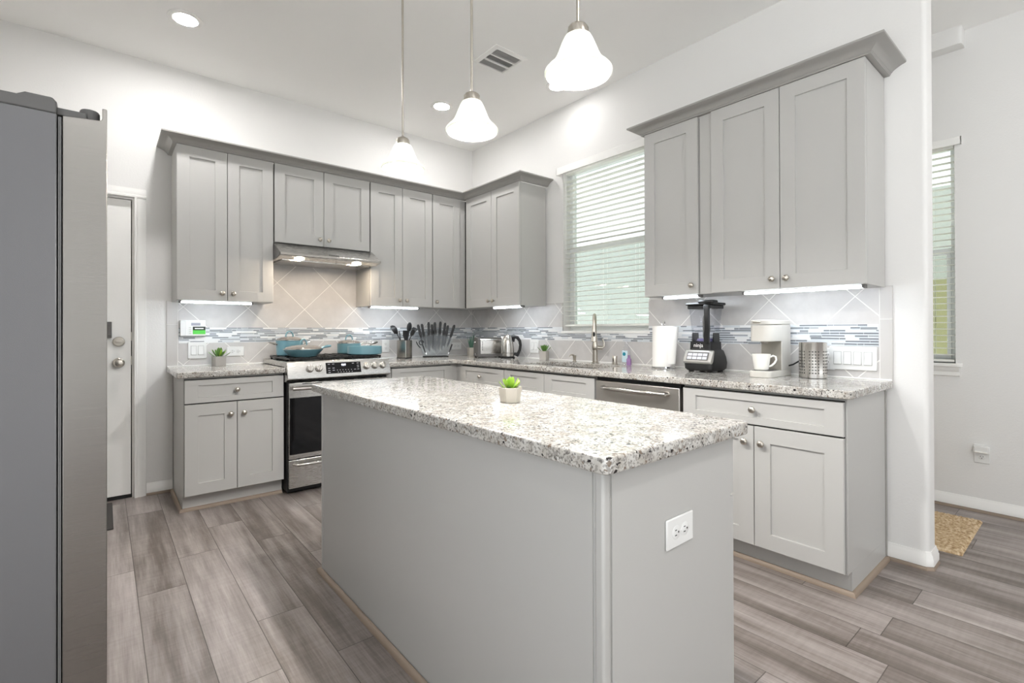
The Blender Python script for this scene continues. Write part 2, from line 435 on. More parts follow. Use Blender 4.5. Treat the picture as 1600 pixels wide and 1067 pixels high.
BASEP = [(0, .018), (.014, .018), (.014, .05), (.011, .055), (.011, .066), (.006, .074), (.004, .086), (0, .086)]
SHOEP = [(0, 0), (.018, 0), (.017, .008), (.012, .016), (.004, .02), (0, .02)]
def baseboard(name, path):
    o = struct(MB().sweep(path, BASEP).build(name, M_trim)); s = MB().sweep(path, SHOEP).build('shoe_moulding', M_wood_q, o); return o
baseboard('baseboard_right', [(0, -3.646), (0, -3.795), (.015, -3.811), (.125, -3.811), (.14, -3.795), (.14, -2.9)])
baseboard('baseboard_far', [(FX, -2.9), (FX, -8.2)])
baseboard('baseboard_nook', [(.14, -2.9), (FX, -2.9)])
baseboard('baseboard_back', [(-2.832, 0), (-2.679, 0)])

# doorway on the left
CASP = [(0, 0), (.019, 0), (.019, .012), (.013, .02), (.013, .045), (.008, .058), (.008, .064), (0, .066)]
cs = MB()
def casing_leg(x_in, x_out):
    d = 1 if x_out > x_in else -1
    pr_ = [(x_in+d*q[1], -q[0]) for q in CASP]
    cs.prism(pr_, 0, 2.106, 'z')
casing_leg(-2.899, -2.833); casing_leg(-3.715, -3.781)
cs.prism([(-q[0], 2.106+q[1]) for q in CASP], -3.781, -2.833, 'x')
struct(cs.build('trim_1', M_trim))
jb = MB(); jb.box(-2.911, -2.899, .02, .14, 0, 2.106).box(-3.715, -3.703, .02, .14, 0, 2.106).box(-3.703, -2.911, .02, .14, 2.094, 2.106)
struct(jb.build('trim_2', M_trim))
door = struct(B(-3.70, -2.917, .03, .07, .022, 2.090).build('door_1', M_trim, bev=.002))
B(-3.703, -2.911, .02, .13, 0, .018).build('threshold', M_blackm, door)
B(-3.703, -2.911, .075, .13, .018, 2.094).build('door_light_block', M_blackm, door)  # added panel behind the slab, blocks outside light leaking in
kx = -2.985
MB().lathe([(.034, .03), (.034, .022), (.03, .018), (.012, .012), (.012, -.005), (.022, -.012), (.029, -.025), (.029, -.036), (.022, -.046), (.0, -.05)], (kx, 0, .947), axis='y').build('door_knob', M_nickel, door)
db = MB().lathe([(.034, .03), (.034, .02), (.029, .012), (0, .012)], (kx, 0, 1.094), axis='y'); db.box(kx-.016, kx+.016, -.008, .013, 1.088, 1.10); db.build('deadbolt', M_nickel, door, bev=.002)
lg = MB(); lg.box(-3.055, -3.022, .01, .032, 1.12, 1.232).box(-3.052, -3.026, -.004, .012, 1.135, 1.215); lg.build('door_guard', M_grayplastic, door, bev=.003)
for z in (.93, 1.10): B(-2.9175, -2.9125, .032, .06, z, z+.06).build('strike_plate', M_nickel, door)

# backsplash
bs = MB(); bs.box(-2.645, 0, -.010, 0, ZC, 1.379).box(-2.068, -1.30, -.010, 0, 1.379, 1.80)
bsA = struct(bs.build('backsplash_back', M_tileA))
bs = MB(); bs.box(-.010, 0, WY0+.0, -.010, ZC, 1.402).box(-.010, 0, WY1, WY0, ZC, WZ0).box(-.010, 0, -3.619, WY1, ZC, 1.386)
bsB = struct(bs.build('backsplash_right', M_tileB))
def edge_tiles(par, horiz):
    e = MB()
    for z0, z1 in ((ZC, 1.216), (1.219, 1.386)):
        if horiz: e.box(-2.714, -2.648, -.011, 0, z0, z1)
        else: e.box(-.011, 0, -3.674, -3.622, z0, z1)
    e.build('edge_tile', M_tileE, par, bev=.0015)
    q = MB()
    if horiz: q.box(-2.712, -2.640, -.0095, 0, ZC, 1.384)
    else: q.box(-.0095, 0, -3.672, -3.615, ZC, 1.384)
    q.build('grout_line', M_grout, par)
edge_tiles(bsA, True); edge_tiles(bsB, False)
def mosaic(par, s0, s1, skip, wall):
    mb = MB(); rr = random.Random(3 if wall == 'A' else 5); n = 8; z0, z1 = 1.076, 1.192; h = (z1-z0)/n
    def bx(a, b, d, za, zb, mi):
        mb.mi = mi
        if wall == 'A': mb.box(a, b, -d, 0, za, zb)
        else: mb.box(-d, 0, -b, -a, za, zb)
    for k in range(n):
        za = z0+k*h; s = s0 - rr.random()*.08
        while s < s1:
            L = rr.choice([.03, .045, .06, .075, .09, .11, .14]); a, b = max(s, s0), min(s+L, s1); s += L
            if b-a < .006: continue
            if skip and a < skip[1] and b > skip[0] and za+h > WZ0-.002: continue
            t = rr.random(); g_ = .0012
            if t < .36: bx(a+g_, b-g_, .0125, za+g_, za+h-g_, 0 if t < .24 else 1)
            elif t < .46: bx(a+g_, b-g_, .0125, za+g_, za+h-g_, 4)
            else:        # glass stick: refraction painted as a dark top line over a pale body
                cut = za+h*.52; dk = 3 if t < .82 else 4; pl = 2 if t < .8 else 1
                bx(a+g_, b-g_, .0125, cut, za+h-g_, dk); bx(a+g_, b-g_, .0122, za+g_, cut, pl)
    mb.mi = 5
    if skip:
        bx(s0, skip[0], .0105, z0, z1, 5); bx(skip[0], skip[1], .0105, z0, min(z1, WZ0), 5); bx(skip[1], s1, .0105, z0, z1, 5)
    else: bx(s0, s1, .0105, z0, z1, 5)
    mb.build('mosaic_band', MOS, par)
mosaic(bsA, -2.642, -.0125, None, 'A'); mosaic(bsB, .0125, 3.617, (-WY0, -WY1), 'B')
B(-2.712, -.01, -.018, -.009, ZC-.002, ZC+.007).build('caulk_line', M_trim, bsA, bev=.003)
B(-.018, -.009, -3.672, -.01, ZC-.002, ZC+.007).build('caulk_line', M_trim, bsB, bev=.003)

# windows
def window(name, x0, x1, ya, yb, za, zb, mid, frame):
    """ya > yb; sits between x0..x1"""
    fr = MB(); f = frame
    fr.box(x0, x1, ya-f, ya, za, zb).box(x0, x1, yb, yb+f, za, zb).box(x0, x1, yb+f, ya-f, zb-f, zb).box(x0, x1, yb+f, ya-f, za, za+f)
    w_ = struct(fr.build(name, M_vinyl, bev=.003))
    B(x0+.003, x1-.02, yb+f, ya-f, mid-.024, mid+.022).build('meeting_rail', M_vinyl, w_, bev=.003)
    s_ = MB(); k = .022; s_.box(x0-.004, x0+.016, ya-f-k, ya-f, za+f, mid-.024).box(x0-.004, x0+.016, yb+f, yb+f+k, za+f, mid-.024).box(x0-.004, x0+.016, yb+f+k, ya-f-k, za+f, za+f+k)
    s_.build('lower_sash', M_vinyl, w_, bev=.002)
    B(x0+.03, x0+.034, yb+f, ya-f, mid, zb-f).build('pane', M_pane, w_)
    B(x0+.006, x0+.010, yb+f, ya-f, za+f, mid-.02).build('pane', M_screen, w_)
    return w_
w1 = window('window_1', .085, .138, WY0, WY1, WZ0, WZ1, 1.862, .035)
B(-.016, .085, WY1-.012, WY0+.012, WZ0-.018, WZ0+.002).build('sill', M_trim, w1, bev=.003)
w2_ = window('window_2', FX+.075, FX+.135, f1, f0, .94, 2.40, 1.685, .03)
sl = MB(); sl.box(FX-.035, FX+.075, f0-.035, f1+.04, .918, .94); sl.build('sill', M_trim, w2_, bev=.004)
ap = MB().prism([(FX, .918), (FX-.022, .918), (FX-.02, .895), (FX-.012, .885), (FX-.014, .86), (FX, .855)], f0-.02, f1+.02, 'y'); ap.build('apron', M_trim, w2_)

def blind(name, label, x, ya, yb, zt, zb, pitch, width, val, wand=None):
    """x: centre of slats, ya > yb"""
    b = thing(name, label, 'blind', (x, (ya+yb)/2, zb)); L = (ya-yb)/2; hh = zt-zb
    v_ = MB().box(val[0]-x, val[1]-x, -L-.045, L+.045, val[2]-zb, val[3]-zb); v_.box(val[0]-x, .03, -L-.045, -L-.036, val[2]-zb, val[3]-zb).box(val[0]-x, .03, L+.036, L+.045, val[2]-zb, val[3]-zb)
    v_.build('valance', M_trim, b, bev=.003)
    B(-.022, .022, -L, L, hh-.04, hh).build('headrail', M_slat, b)
    B(-.024, .024, -L, L, 0, .018).build('bottom_rail', M_slat, b, bev=.003)
    n = int((hh-.07)/pitch)
    for k in range(n):
        z = .03+pitch*(k+.4)
        sm = MB().rings([[(xx, yy, z+.003*(1-(xx/(width/2))**2)+dz) for xx, dz in ((-width/2, 0), (-width/6, 0), (width/6, 0), (width/2, 0), (width/2, .0026), (width/6, .0026), (-width/6, .0026), (-width/2, .0026))] for yy in (-L, L)])
        sm.build('slat', M_slat, b)
    for yy in (-L*.72, 0, L*.72):
        c_ = MB()
        for xx in (-width/2, width/2): c_.tube([(xx, yy, .01), (xx, yy, hh)], .0008, 5)
        c_.build('ladder_cord', M_slat, b)
    if wand:
        MB().tube([(-.034, L-wand[0], hh-.02), (-.036, L-wand[0], hh-wand[1])], .004, 8).build('tilt_wand', M_white, b)
    return b
blind('window_blind', 'white two inch slat blind above the kitchen sink faucet', .035, WY0-.006, WY1+.006, WZ1-.005, 1.195, .0415, .05, (-.045, -.03, 2.505, 2.568), (.03, .72))
blind('window_blind', 'white slat blind in the narrow window past the end wall', FX+.035, f1-.006, f0+.006, 2.395, .945, .0425, .05, (FX-.03, FX-.016, 2.365, 2.415))

# outside
tag(B(5.0, 5.4, -12, 8, -.2, 2.95).build('neighbour_house', M_siding), 'pale green house wall outside the kitchen windows', 'house')
fz = MB()
for k in range(38): fz.box(3.0, 3.02, -6+k*.14, -6+k*.14+.134, -.1, 1.63)
fz.box(3.02, 3.06, -6, -.7, .3, .39).box(3.02, 3.06, -6, -.7, 1.2, 1.29)
tag(fz.build('wooden_fence', M_fence), 'olive wooden yard fence outside the narrow window', 'fence')
o = B(1.36, 40, -40, 40, -.3, -.2).build('ground', M_ground); struct(o)
o = B(-40, 1.36, -40, -8.34, -.3, -.2).build('ground', M_ground); struct(o)
o = B(-40, -4.09, -8.34, 40, -.3, -.2).build('ground', M_ground); struct(o)

# ================================================================== ceiling fittings
def can(x, y, label, watts):
    t = thing('recessed_light', label, 'ceiling light', (x, y, H), group='recessed ceiling lights')
    MB().lathe([(.096, 0), (.096, -.004), (.088, -.008), (.066, -.006), (.062, 0)], seg=40, cap0=False, cap1=False).build('trim_ring', M_trim, t)
    MB().lathe([(.0, -.0035), (.062, -.0035), (.064, -.001), (0, -.001)], seg=40, cap0=False, cap1=False).build('lens', can_lens(watts), t)
can(-2.676, -.727, 'round recessed ceiling light on the left, above the door', 8.6)
can(-.825, -.716, 'round recessed ceiling light near the far corner, between the hanging pendants', 6.0)
can(-.30, -1.60, 'round recessed ceiling light half hidden behind the nearest pendant', 1.4)
for x, y, d in ((-3.1, -4.9, 'left of the room'), (-1.9, -5.0, 'in the middle of the room'), (.25, -5.4, 'by the dining wall'), (-2.0, -6.6, 'at the back of the room')):  # unseen lamps added to light the room from behind
    can(x, y, 'unseen ceiling light added behind the camera, ' + d, 4.5 if x > 0 else 6.5)

t = thing('ceiling_vent', 'white square air vent in the ceiling between the pendants', 'vent', (-.885, -1.60, H), 0)
fr = MB(); a = .142
fr.rings([[(-a,-a,0),(a,-a,0),(a,a,0),(-a,a,0)], [(-a,-a,-.004),(a,-a,-.004),(a,a,-.004),(-a,a,-.004)], [(-a+.03,-a+.03,-.012),(a-.03,-a+.03,-.012),(a-.03,a-.03,-.012),(-a+.03,a-.03,-.012)], [(-a+.034,-a+.034,-.002),(a-.034,-a+.034,-.002),(a-.034,a-.034,-.002),(-a+.034,a-.034,-.002)]], cap0=False, cap1=False)
fr.box(-.108, .108, -.042, -.032, -.012, -.002).box(-.108, .108, .03, .04, -.012, -.002)
fr.build('frame', M_trim, t)
B(-.108, .108, -.108, .108, -.002, -.0005).build('duct_shade', M_blackm, t)  # flat black sheet, painted shade between the louvres
for y0, y1, n in ((-.106, -.042, 5), (-.032, .03, 17), (.04, .106, 5)):
    if n == 17:
        for k in range(17):
            xx = -.1+k*.0125; MB().prism([(xx+.003, -.008), (xx, -.0125), (xx+.002, -.0125), (xx+.005, -.008)], y0, y1, 'y').build('louvre', M_trim, t)
    else:
        for k in range(6):
            yy = y0+.004+k*.0105; MB().prism([(yy+.003, -.008), (yy, -.0125), (yy+.002, -.0125), (yy+.005, -.008)], -.106, .106, 'x').build('louvre', M_trim, t)

def pendant(x, y, label):
    t = thing('pendant_light', label, 'pendant light', (x, y, H), group='pendants over the island')
    MB().lathe([(.06, 0), (.06, -.012), (.05, -.022), (.012, -.028), (.0, -.028)], seg=32).build('canopy', M_nickel, t)
    MB().tube([(0, 0, -.02), (0, 0, 2.09-H)], .0052, 12).build('rod', M_nickel, t)
    zt = 2.062-H
    MB().lathe([(.009, zt+.036), (.016, zt+.031), (.026, zt+.026), (.031, zt+.018), (.031, zt+.008), (.034, zt-.002), (.03, zt-.012), (.0, zt-.012)], seg=48, fn=lambda a, h: 1+.035*math.sin(12*a+h*160)).build('socket_cap', M_nickel, t)
    out = [(.031, zt-.002), (.040, zt-.008), (.047, zt-.022), (.055, zt-.042), (.063, zt-.062), (.071, zt-.078), (.083, zt-.093), (.095, zt-.104), (.102, zt-.112), (.102, zt-.117), (.097, zt-.122)]
    inn = [(.094, zt-.118), (.09, zt-.107), (.078, zt-.095), (.066, zt-.08), (.058, zt-.062), (.05, zt-.042), (.042, zt-.022), (.03, zt-.01)]
    MB().lathe(out+inn, seg=56, cap0=False, cap1=False).build('shade', M_shade, t)
    MB().sphere((0, 0, zt-.072), .028, sc=(1, 1, 1.25)).build('bulb', M_bulb, t)
    return t
pendant(-1.96, -2.203, 'bell glass pendant light hanging lowest in view, leftmost over the island')
pendant(-1.96, -2.778, 'bell glass pendant light in the middle of the three over the island')
pendant(-1.96, -3.336, 'largest looking bell glass pendant light, nearest, right of the ceiling vent')

# ================================================================== cabinets
def wall_loc(wall, s, z): return ((s, 0, z), 0) if wall == 'A' else ((0, -s, z), -90)
def knob(parent, x, y, z):
    MB().lathe([(.0055, 0), (.0055, -.008), (.008, -.012), (.0145, -.015), (.0165, -.020), (.0155, -.026), (.011, -.030), (.0, -.0315)], (0, 0, 0), seg=24, axis='y',
               fn=lambda a, h: 1+(.05*math.sin(6*a+h*180) if h < -.013 else 0)).build('knob', M_nickel, parent, (x, y, z))
def front(kind, parent, x0, x1, z0, z1, yb, kn=None, fx=.074, fz=.074, g=.0018):
    """shaker front; yb = back plane (door is .02 thick in front of it)"""
    x0 += g; x1 -= g; z0 += g; z1 -= g; yf = yb-.02; e = .0018; d = .009
    L = [box_loop(x0, x1, z0, z1, yb), box_loop(x0, x1, z0, z1, yf+e), box_loop(x0+e, x1-e, z0+e, z1-e, yf),
         box_loop(x0+fx, x1-fx, z0+fz, z1-fz, yf), box_loop(x0+fx+.0015, x1-fx-.0015, z0+fz+.0015, z1-fz-.0015, yf+d)]
    o = MB().rings(L).build(kind, M_cab, parent, angle=25)
    if kn: knob(o, kn[0], yf, kn[1])
    return o
def upper(wall, s0, s1, z0, z1, label, fronts, depth=.304, knobside=None, fillers=(), name='wall_cabinet'):
    loc, rz = wall_loc(wall, s0, z0)
    t = thing(name, label, 'cabinet', loc, rz, 'grey wall cabinets'); w_ = s1-s0; h = z1-z0
    B(0.0008, w_-.0008, -depth, -.011 if z0 < 1.5 else -.001, 0, h).build('carcass', M_cab, t, bev=.001)
    B(.002, w_-.002, -depth-.0008, -depth+.001, .003, h-.003).build('door_gap_shade', M_gapshade, t)  # dark sheet paints the shade seen between the doors
    for a, b, kx_ in fronts:
        k = None
        if kx_ == 'L': k = (a-s0+.035, .055)
        if kx_ == 'R': k = (b-s0-.035, .055)
        front('door', t, a-s0, b-s0, 0.0, h+.004, -depth-.001, k)
    for a, b in fillers: B(a-s0, b-s0, -depth-.004, -depth+.01, 0, h).build('filler_strip', M_cab, t, bev=.001)
    return t
ZU, ZT = 1.379, 2.444
upper('A', -2.685, -2.071, ZU, ZT, 'tall grey double wall cabinet left of the range hood', [(-2.685, -2.380, 'R'), (-2.380, -2.073, 'L')])
upper('A', -2.068, -1.304, 1.842, ZT, 'short grey double wall cabinet directly above the range hood', [(-2.066, -1.695, 'R'), (-1.695, -1.306, 'L')])
upper('A', -1.301, -.686, ZU, ZT, 'tall grey double wall cabinet right of the range hood', [(-1.299, -.996, 'R'), (-.996, -.688, 'L')])
t = upper('A', -.684, -.011, ZU, ZT, 'narrow one door grey wall cabinet in the corner on the range wall', [(-.683, -.377, 'L')], fillers=[(-.377, -.306)])
t = upper('B', .327, 1.157, ZU, ZT, 'grey double wall cabinet in the corner, left of the sink window', [(.349, .760, 'R'), (.760, 1.157, 'L')], fillers=[(.329, .349)])
upper('B', 2.420, 2.800, ZU, ZT, 'one door grey wall cabinet right beside the window, above the blender', [(2.421, 2.800, 'R')], fillers=())
upper('B', 2.802, 3.646, ZU, ZT, 'wide double grey wall cabinet at the right end, above the coffee maker', [(2.882, 3.264, 'R'), (3.264, 3.646, 'L')], fillers=[(2.804, 2.882)])
CRP = [(-.004, 2.449), (.022, 2.449), (.022, 2.453), (.026, 2.456), (.026, 2.460), (.030, 2.462), (.035, 2.468), (.043, 2.474), (.055, 2.481), (.068, 2.487), (.078, 2.490), (.084, 2.492), (.088, 2.495), (.088, 2.504), (-.004, 2.504)]
D_ = .304
tag(MB().sweep([(-2.685, 0), (-2.685, -D_), (-D_, -D_), (-D_, -1.157), (0, -1.157)], CRP).build('crown_moulding', M_crown), 'long grey crown moulding along the corner run of wall cabinets', 'moulding')
tag(MB().sweep([(0, -2.420), (-D_, -2.420), (-D_, -3.646), (0, -3.646)], CRP).build('crown_moulding', M_crown), 'short grey crown moulding on the cabinets right of the window', 'moulding')

def led(wall, s0, s1, label):
    loc, rz = wall_loc(wall, s0, ZU); t = thing('under_cabinet_light', label, 'light bar', loc, rz, 'under cabinet light bars')
    L = s1-s0
    B(0, L, -.30, -.262, -.006, 0).build('housing', M_white, t); B(-.012, 0, -.302, -.26, -.017, 0).build('end_cap', M_grayplastic, t); B(L, L+.012, -.302, -.26, -.017, 0).build('end_cap', M_grayplastic, t)
    MB().prism([(-.2985, -.006), (-.301, -.010), (-.298, -.0165), (-.268, -.0165), (-.263, -.006)], .0, L, 'x').build('diffuser', M_led, t)
led('A', -2.655, -2.22, 'lit light bar under the cabinet left of the range hood')
led('A', -1.285, -.83, 'lit light bar under the cabinet right of the range hood')
led('B', .76, 1.14, 'lit light bar under the corner cabinet, above the kettle')
led('B', 2.55, 2.785, 'short lit light bar under the cabinet above the paper towels')
led('B', 3.065, 3.62, 'longest lit light bar, under the right end cabinet')

BD, TK = .60, .105
def base(wall, s0, s1, label, drawers, doors, end=None, toe=True, knob_d=True, fillers=(), hollow=False):
    loc, rz = wall_loc(wall, s0, 0); w_ = s1-s0
    t = thing('base_cabinet', label, 'cabinet', loc, rz, 'grey base cabinets')
    cm_ = MB()
    if hollow: cm_.box(.0008, .016, -BD, -.012, TK, .866).box(w_-.016, w_-.0008, -BD, -.012, TK, .866).box(.016, w_-.016, -.026, -.012, TK, .6).box(.016, w_-.016, -BD, -.026, TK, TK+.018).box(.016, w_-.016, -BD, -BD+.018, TK+.018, .866)
    else: cm_.box(.0008, w_-.0008, -BD, -.012, TK, .866)
    cm_.build('carcass', M_cab, t, bev=.001)
    B(.004, w_-.004, -BD-.0008, -BD+.001, TK+.004, .855).build('door_gap_shade', M_gapshade, t)  # shade between the fronts, painted as a dark sheet
    B(.0008, w_-.0008, -BD+.05, -.012, 0.001, TK).build('toe_kick', M_cab, t)
    for a, b, kn in drawers: front('drawer', t, a-s0, b-s0, .699, .852, -BD-.001, ((a+b)/2-s0, .775) if kn else None, fz=.036)
    for a, b, kn in doors:
        k = None
        if kn == 'L': k = (a-s0+.04, .615)
        if kn == 'R': k = (b-s0-.04, .615)
        front('door', t, a-s0, b-s0, TK+.004, .695, -BD-.001, k)
    for a, b in fillers: B(a-s0, b-s0, -BD-.004, -BD+.02, TK, .86).build('filler_strip', M_cab, t)
    if end == 'L': B(-.0005, .0, -BD, -.012, 0.001, TK).build('side_skin', M_cab, t)
    return t
t = base('A', -2.675, -2.076, 'grey base cabinet at the far left, between door and range', [(-2.672, -2.078, 1)], [(-2.672, -2.373, 'R'), (-2.373, -2.078, 'L')])
MB().sweep([(-.001, -.012), (-.001, -BD+.05), (.598, -BD+.05)], SHOEP).build('shoe_moulding', M_wood_q, t)
B(-.004, 0, -.03, -.012, 0, .866).build('scribe_strip', M_crown, t)
base('A', -1.296, -.612, 'grey base cabinet under the utensil holder, right of the range', [(-1.249, -.668, 0)], [(-1.249, -.96, 'R'), (-.96, -.668, 'L')], fillers=[(-1.296, -1.249), (-.668, -.600)])
t = base('B', .625, 1.306, 'grey drawer base cabinet in the corner below the kettle', [(.694, 1.304, 1)], [(.694, 1.0, 'R'), (1.0, 1.304, 'L')], fillers=[(.606, .694)])
t = base('B', 1.309, 2.246, 'grey sink base cabinet with two plain false fronts', [(1.311, 1.769, 0), (1.769, 2.244, 0)], [(1.311, 1.769, 'R'), (1.769, 2.244, 'L')], hollow=True)
t = base('B', 2.872, 3.640, 'wide grey base cabinet with open end panel below the coffee maker', [(2.874, 3.637, 1)], [(2.874, 3.256, 'R'), (3.256, 3.637, 'L')])
B(.7675, .772, -BD+.05, -.012, .001, TK).build('end_panel', M_cab, t)
B(.7675, .772, -BD, -.012, TK, .866).build('end_panel', M_cab, t, bev=.001)
MB().sweep([(.0, -BD+.05), (.772, -BD+.05), (.772, -.012)], SHOEP).build('shoe_moulding', M_wood_q, t)
B(.772, .777, -.032, -.012, .02, .866).build('scribe_strip', M_crown, t)

# counters
CT = ZC-.037
o = slab('countertop', [rounded([(-2.714, -.647, .012), (-2.076, -.647, 0), (-2.076, -.012, 0), (-2.714, -.012, 0)], 0)], CT, ZC, .006, M_granite)
tag(o, 'short speckled granite countertop at the far left beside the range', 'countertop')
SX0, SX1, SY0, SY1 = -.535, -.165, -1.435, -2.165
Lp = rounded([(-1.297, -.012, 0), (-1.297, -.647, 0), (-.672, -.647, 0), (-.647, -.672, 0), (-.647, -3.674, .028), (-.012, -3.674, 0), (-.012, -.012, 0)], 0)
Hp = rounded([(SX0, SY0, .06), (SX1, SY0, .06), (SX1, SY1, .06), (SX0, SY1, .06)], .06)
o = slab('countertop', [Lp, Hp], CT, ZC, .006, M_granite)
tag(o, 'long L shaped speckled granite countertop with the sink cut out', 'countertop')

sk = thing('sink', 'undermounted stainless sink below the window', 'sink', ((SX0+SX1)/2, (SY0+SY1)/2, CT))
a, b = (SX1-SX0)/2+.012, (SY0-SY1)/2+.012
def rl(k, z): return [(p[0], p[1], z) for p in rounded([(-a+k, -b+k), (a-k, -b+k), (a-k, b-k), (-a+k, b-k)], .07)]
MB().rings([rl(-.02, -.0005), rl(0, -.0005), rl(.006, -.15), rl(.03, -.185), rl(.15, -.19)], cap0=False).build('basin', M_steelv, sk)
MB().lathe([(.0, -.186), (.04, -.186), (.045, -.189)], seg=24, cap0=False, cap1=False).build('drain', M_chrome, sk)

# dishwasher
t = thing('dishwasher', 'stainless dishwasher with bowed handle right of the sink cabinet', 'dishwasher', (0, -2.249, 0), -90)
W_ = .618
B(.004, W_-.004, -.585, -.03, .005, .862).build('body', M_blackm, t)
B(.008, W_-.012, -.622, -.586, .11, .842).build('door', M_dwsteel, t, bev=.004)
B(.008, W_-.012, -.606, -.586, .844, .864).build('control_strip', M_black, t)
B(.008, W_-.008, -.56, -.54, .005, .105).build('kick_plate', M_blackm, t)
hp = [(.075, -.620, .803), (.085, -.650, .803), (.12, -.668, .803), (.2, -.676, .803), (.3, -.680, .803), (.4, -.676, .803), (.49, -.668, .803), (.525, -.650, .803), (.535, -.620, .803)]
MB().tube(hp, .014, 14).build('handle', M_steelv, t)

# ================================================================== range and hood
rg = thing('gas_range', 'stainless slide-in gas range with black oven window', 'range', (-2.068, 0, 0))
W_ = .764
B(.003, W_-.003, -.645, -.03, .02, .905).build('body', M_blackm, rg)
cp = [(-.645, .80), (-.705, .822), (-.705, .832), (-.675, .943), (-.66, .947), (-.62, .947), (-.62, .80)]
ctl = MB().prism(cp, -.008, W_+.006, 'x').build('control_panel', M_steel, rg, bev=.003)
ang = math.atan2(.030, .111)
def onpanel(z): return -.705+(z-.832)*.03/.111
d0, d1 = .262, .527
dsp = MB(); dsp.prism([(onpanel(.848)-.0015, .848), (onpanel(.928)-.0015, .928), (onpanel(.928)+.004, .928), (onpanel(.848)+.004, .848)], d0, d1, 'x')
dsp = dsp.build('display', M_display, ctl)
text('959', .023, M_digit, dsp, ((d0+d1)/2, onpanel(.908)-.002, .908), (PI/2-ang, 0, 0), 'clock_digits')
bt = MB()
for zz, xs in ((.917, (.285, .317, .468, .505)), (.9, (.505,)), (.888, (.285, .317, .505)), (.872, (.285, .317, .345, .366, .387, .408, .429, .452, .48, .505)), (.857, (.285, .35, .371, .392, .413, .434, .456))):
    for xx in xs:
        ww = .008 if xx < .33 or xx > .46 else .0035
        bt.prism([(onpanel(zz-.002)-.002, zz-.002), (onpanel(zz+.002)-.002, zz+.002), (onpanel(zz+.002)+.001, zz+.002), (onpanel(zz-.002)+.001, zz-.002)], xx-ww, xx+ww, 'x')
bt.build('touch_key_marks', mat('key_white', rgb(170, 170, 175), .5), dsp)
for kx_ in (.146, .209, .572, .640, .706):
    zz = .89; kb = MB()
    kb.lathe([(.027, .004), (.027, -.006), (.024, -.009), (.0225, -.026), (.019, -.030), (0, -.030)], seg=28, axis='y'); kb.box(-.006, .006, -.040, -.028, -.022, .022)
    k = kb.build('knob', M_steelv, ctl, (kx_, onpanel(zz), zz), bev=.0015); k.rotation_euler = (-ang, 0, 0)
    B(-.0012, .0012, -.0405, -.0395, .002, .020).build('pointer', M_black, k)
tp = B(-.006, W_+.004, -.62, -.022, .906, .918).build('cooktop', M_blackglass, rg, bev=.002)
rm = MB().box(-.008, .018, -.62, -.02, .907, .944).box(W_-.018, W_+.006, -.62, -.02, .907, .944).box(.018, W_-.018, -.05, -.02, .907, .944); rm.build('side_trim', M_steel, tp, bev=.003)
for bx_, by_, br in ((.15, -.2, .038), (.15, -.45, .045), (.62, -.2, .036), (.62, -.45, .05), (.385, -.33, .045)):
    MB().lathe([(br, .918), (br, .928), (br*.8, .932), (br*.8, .94), (0, .941)], (bx_, by_, 0), seg=24).build('burner', M_iron, tp)
for gx0, gx1 in ((.03, .262), (.267, .497), (.502, .734)):
    gm = MB(); zt, zb = .968, .953
    for yy in (-.60, -.34, -.08): gm.box(gx0, gx1, yy-.006, yy+.006, zb, zt)
    for xx in (gx0, (gx0+gx1)/2-.006, gx1-.012): gm.box(xx, xx+.012, -.60, -.08, zb, zt)
    n = 4
    for k in range(n):
        xx = gx0+.028+k*(gx1-gx0-.06)/(n-1)
        for ya, yb_ in ((-.612, -.50), (-.44, -.24), (-.19, -.07)): gm.box(xx-.004, xx+.006, ya, yb_, zb+.002, zt+.003)
    for xx in (gx0+.003, gx1-.013):
        for yy in (-.60, -.09): gm.box(xx, xx+.01, yy-.004, yy+.01, .918, zb)
    gm.build('grate', M_iron, tp, bev=.0015)
dr = B(.010, W_-.006, -.672, -.646, .252, .793).build('oven_door', M_steel, rg, bev=.003)
B(.013, W_-.035, -.6745, -.66, .285, .688).build('oven_window', M_blackglass, dr, bev=.002)
B(.10, .24, -.6735, -.66, .782, .788).build('vent_slot', M_blackm, dr)
hb = MB().tube([(.02, -.725, .757), (.06, -.728, .757), (W_/2, -.735, .757), (W_-.06, -.728, .757), (W_-.02, -.725, .757)], .0125, 14)
for xx in (.06, W_-.06): hb.tube([(xx, -.67, .757), (xx, -.727, .757)], .009, 10)
hb.build('handle', M_steelv, dr)
dw = B(.010, W_-.006, -.670, -.646, .045, .245).build('warming_drawer', M_steel, rg, bev=.003)
MB().tube([(.04, -.672, .216), (.06, -.70, .213), (.15, -.708, .213), (W_/2, -.712, .213), (W_-.15, -.708, .213), (W_-.06, -.70, .213), (W_-.04, -.672, .216)], .011, 12).build('handle', M_steelv, dw)
B(.02, W_-.02, -.60, -.58, .0, .045).build('toe_plate', M_blackm, rg)

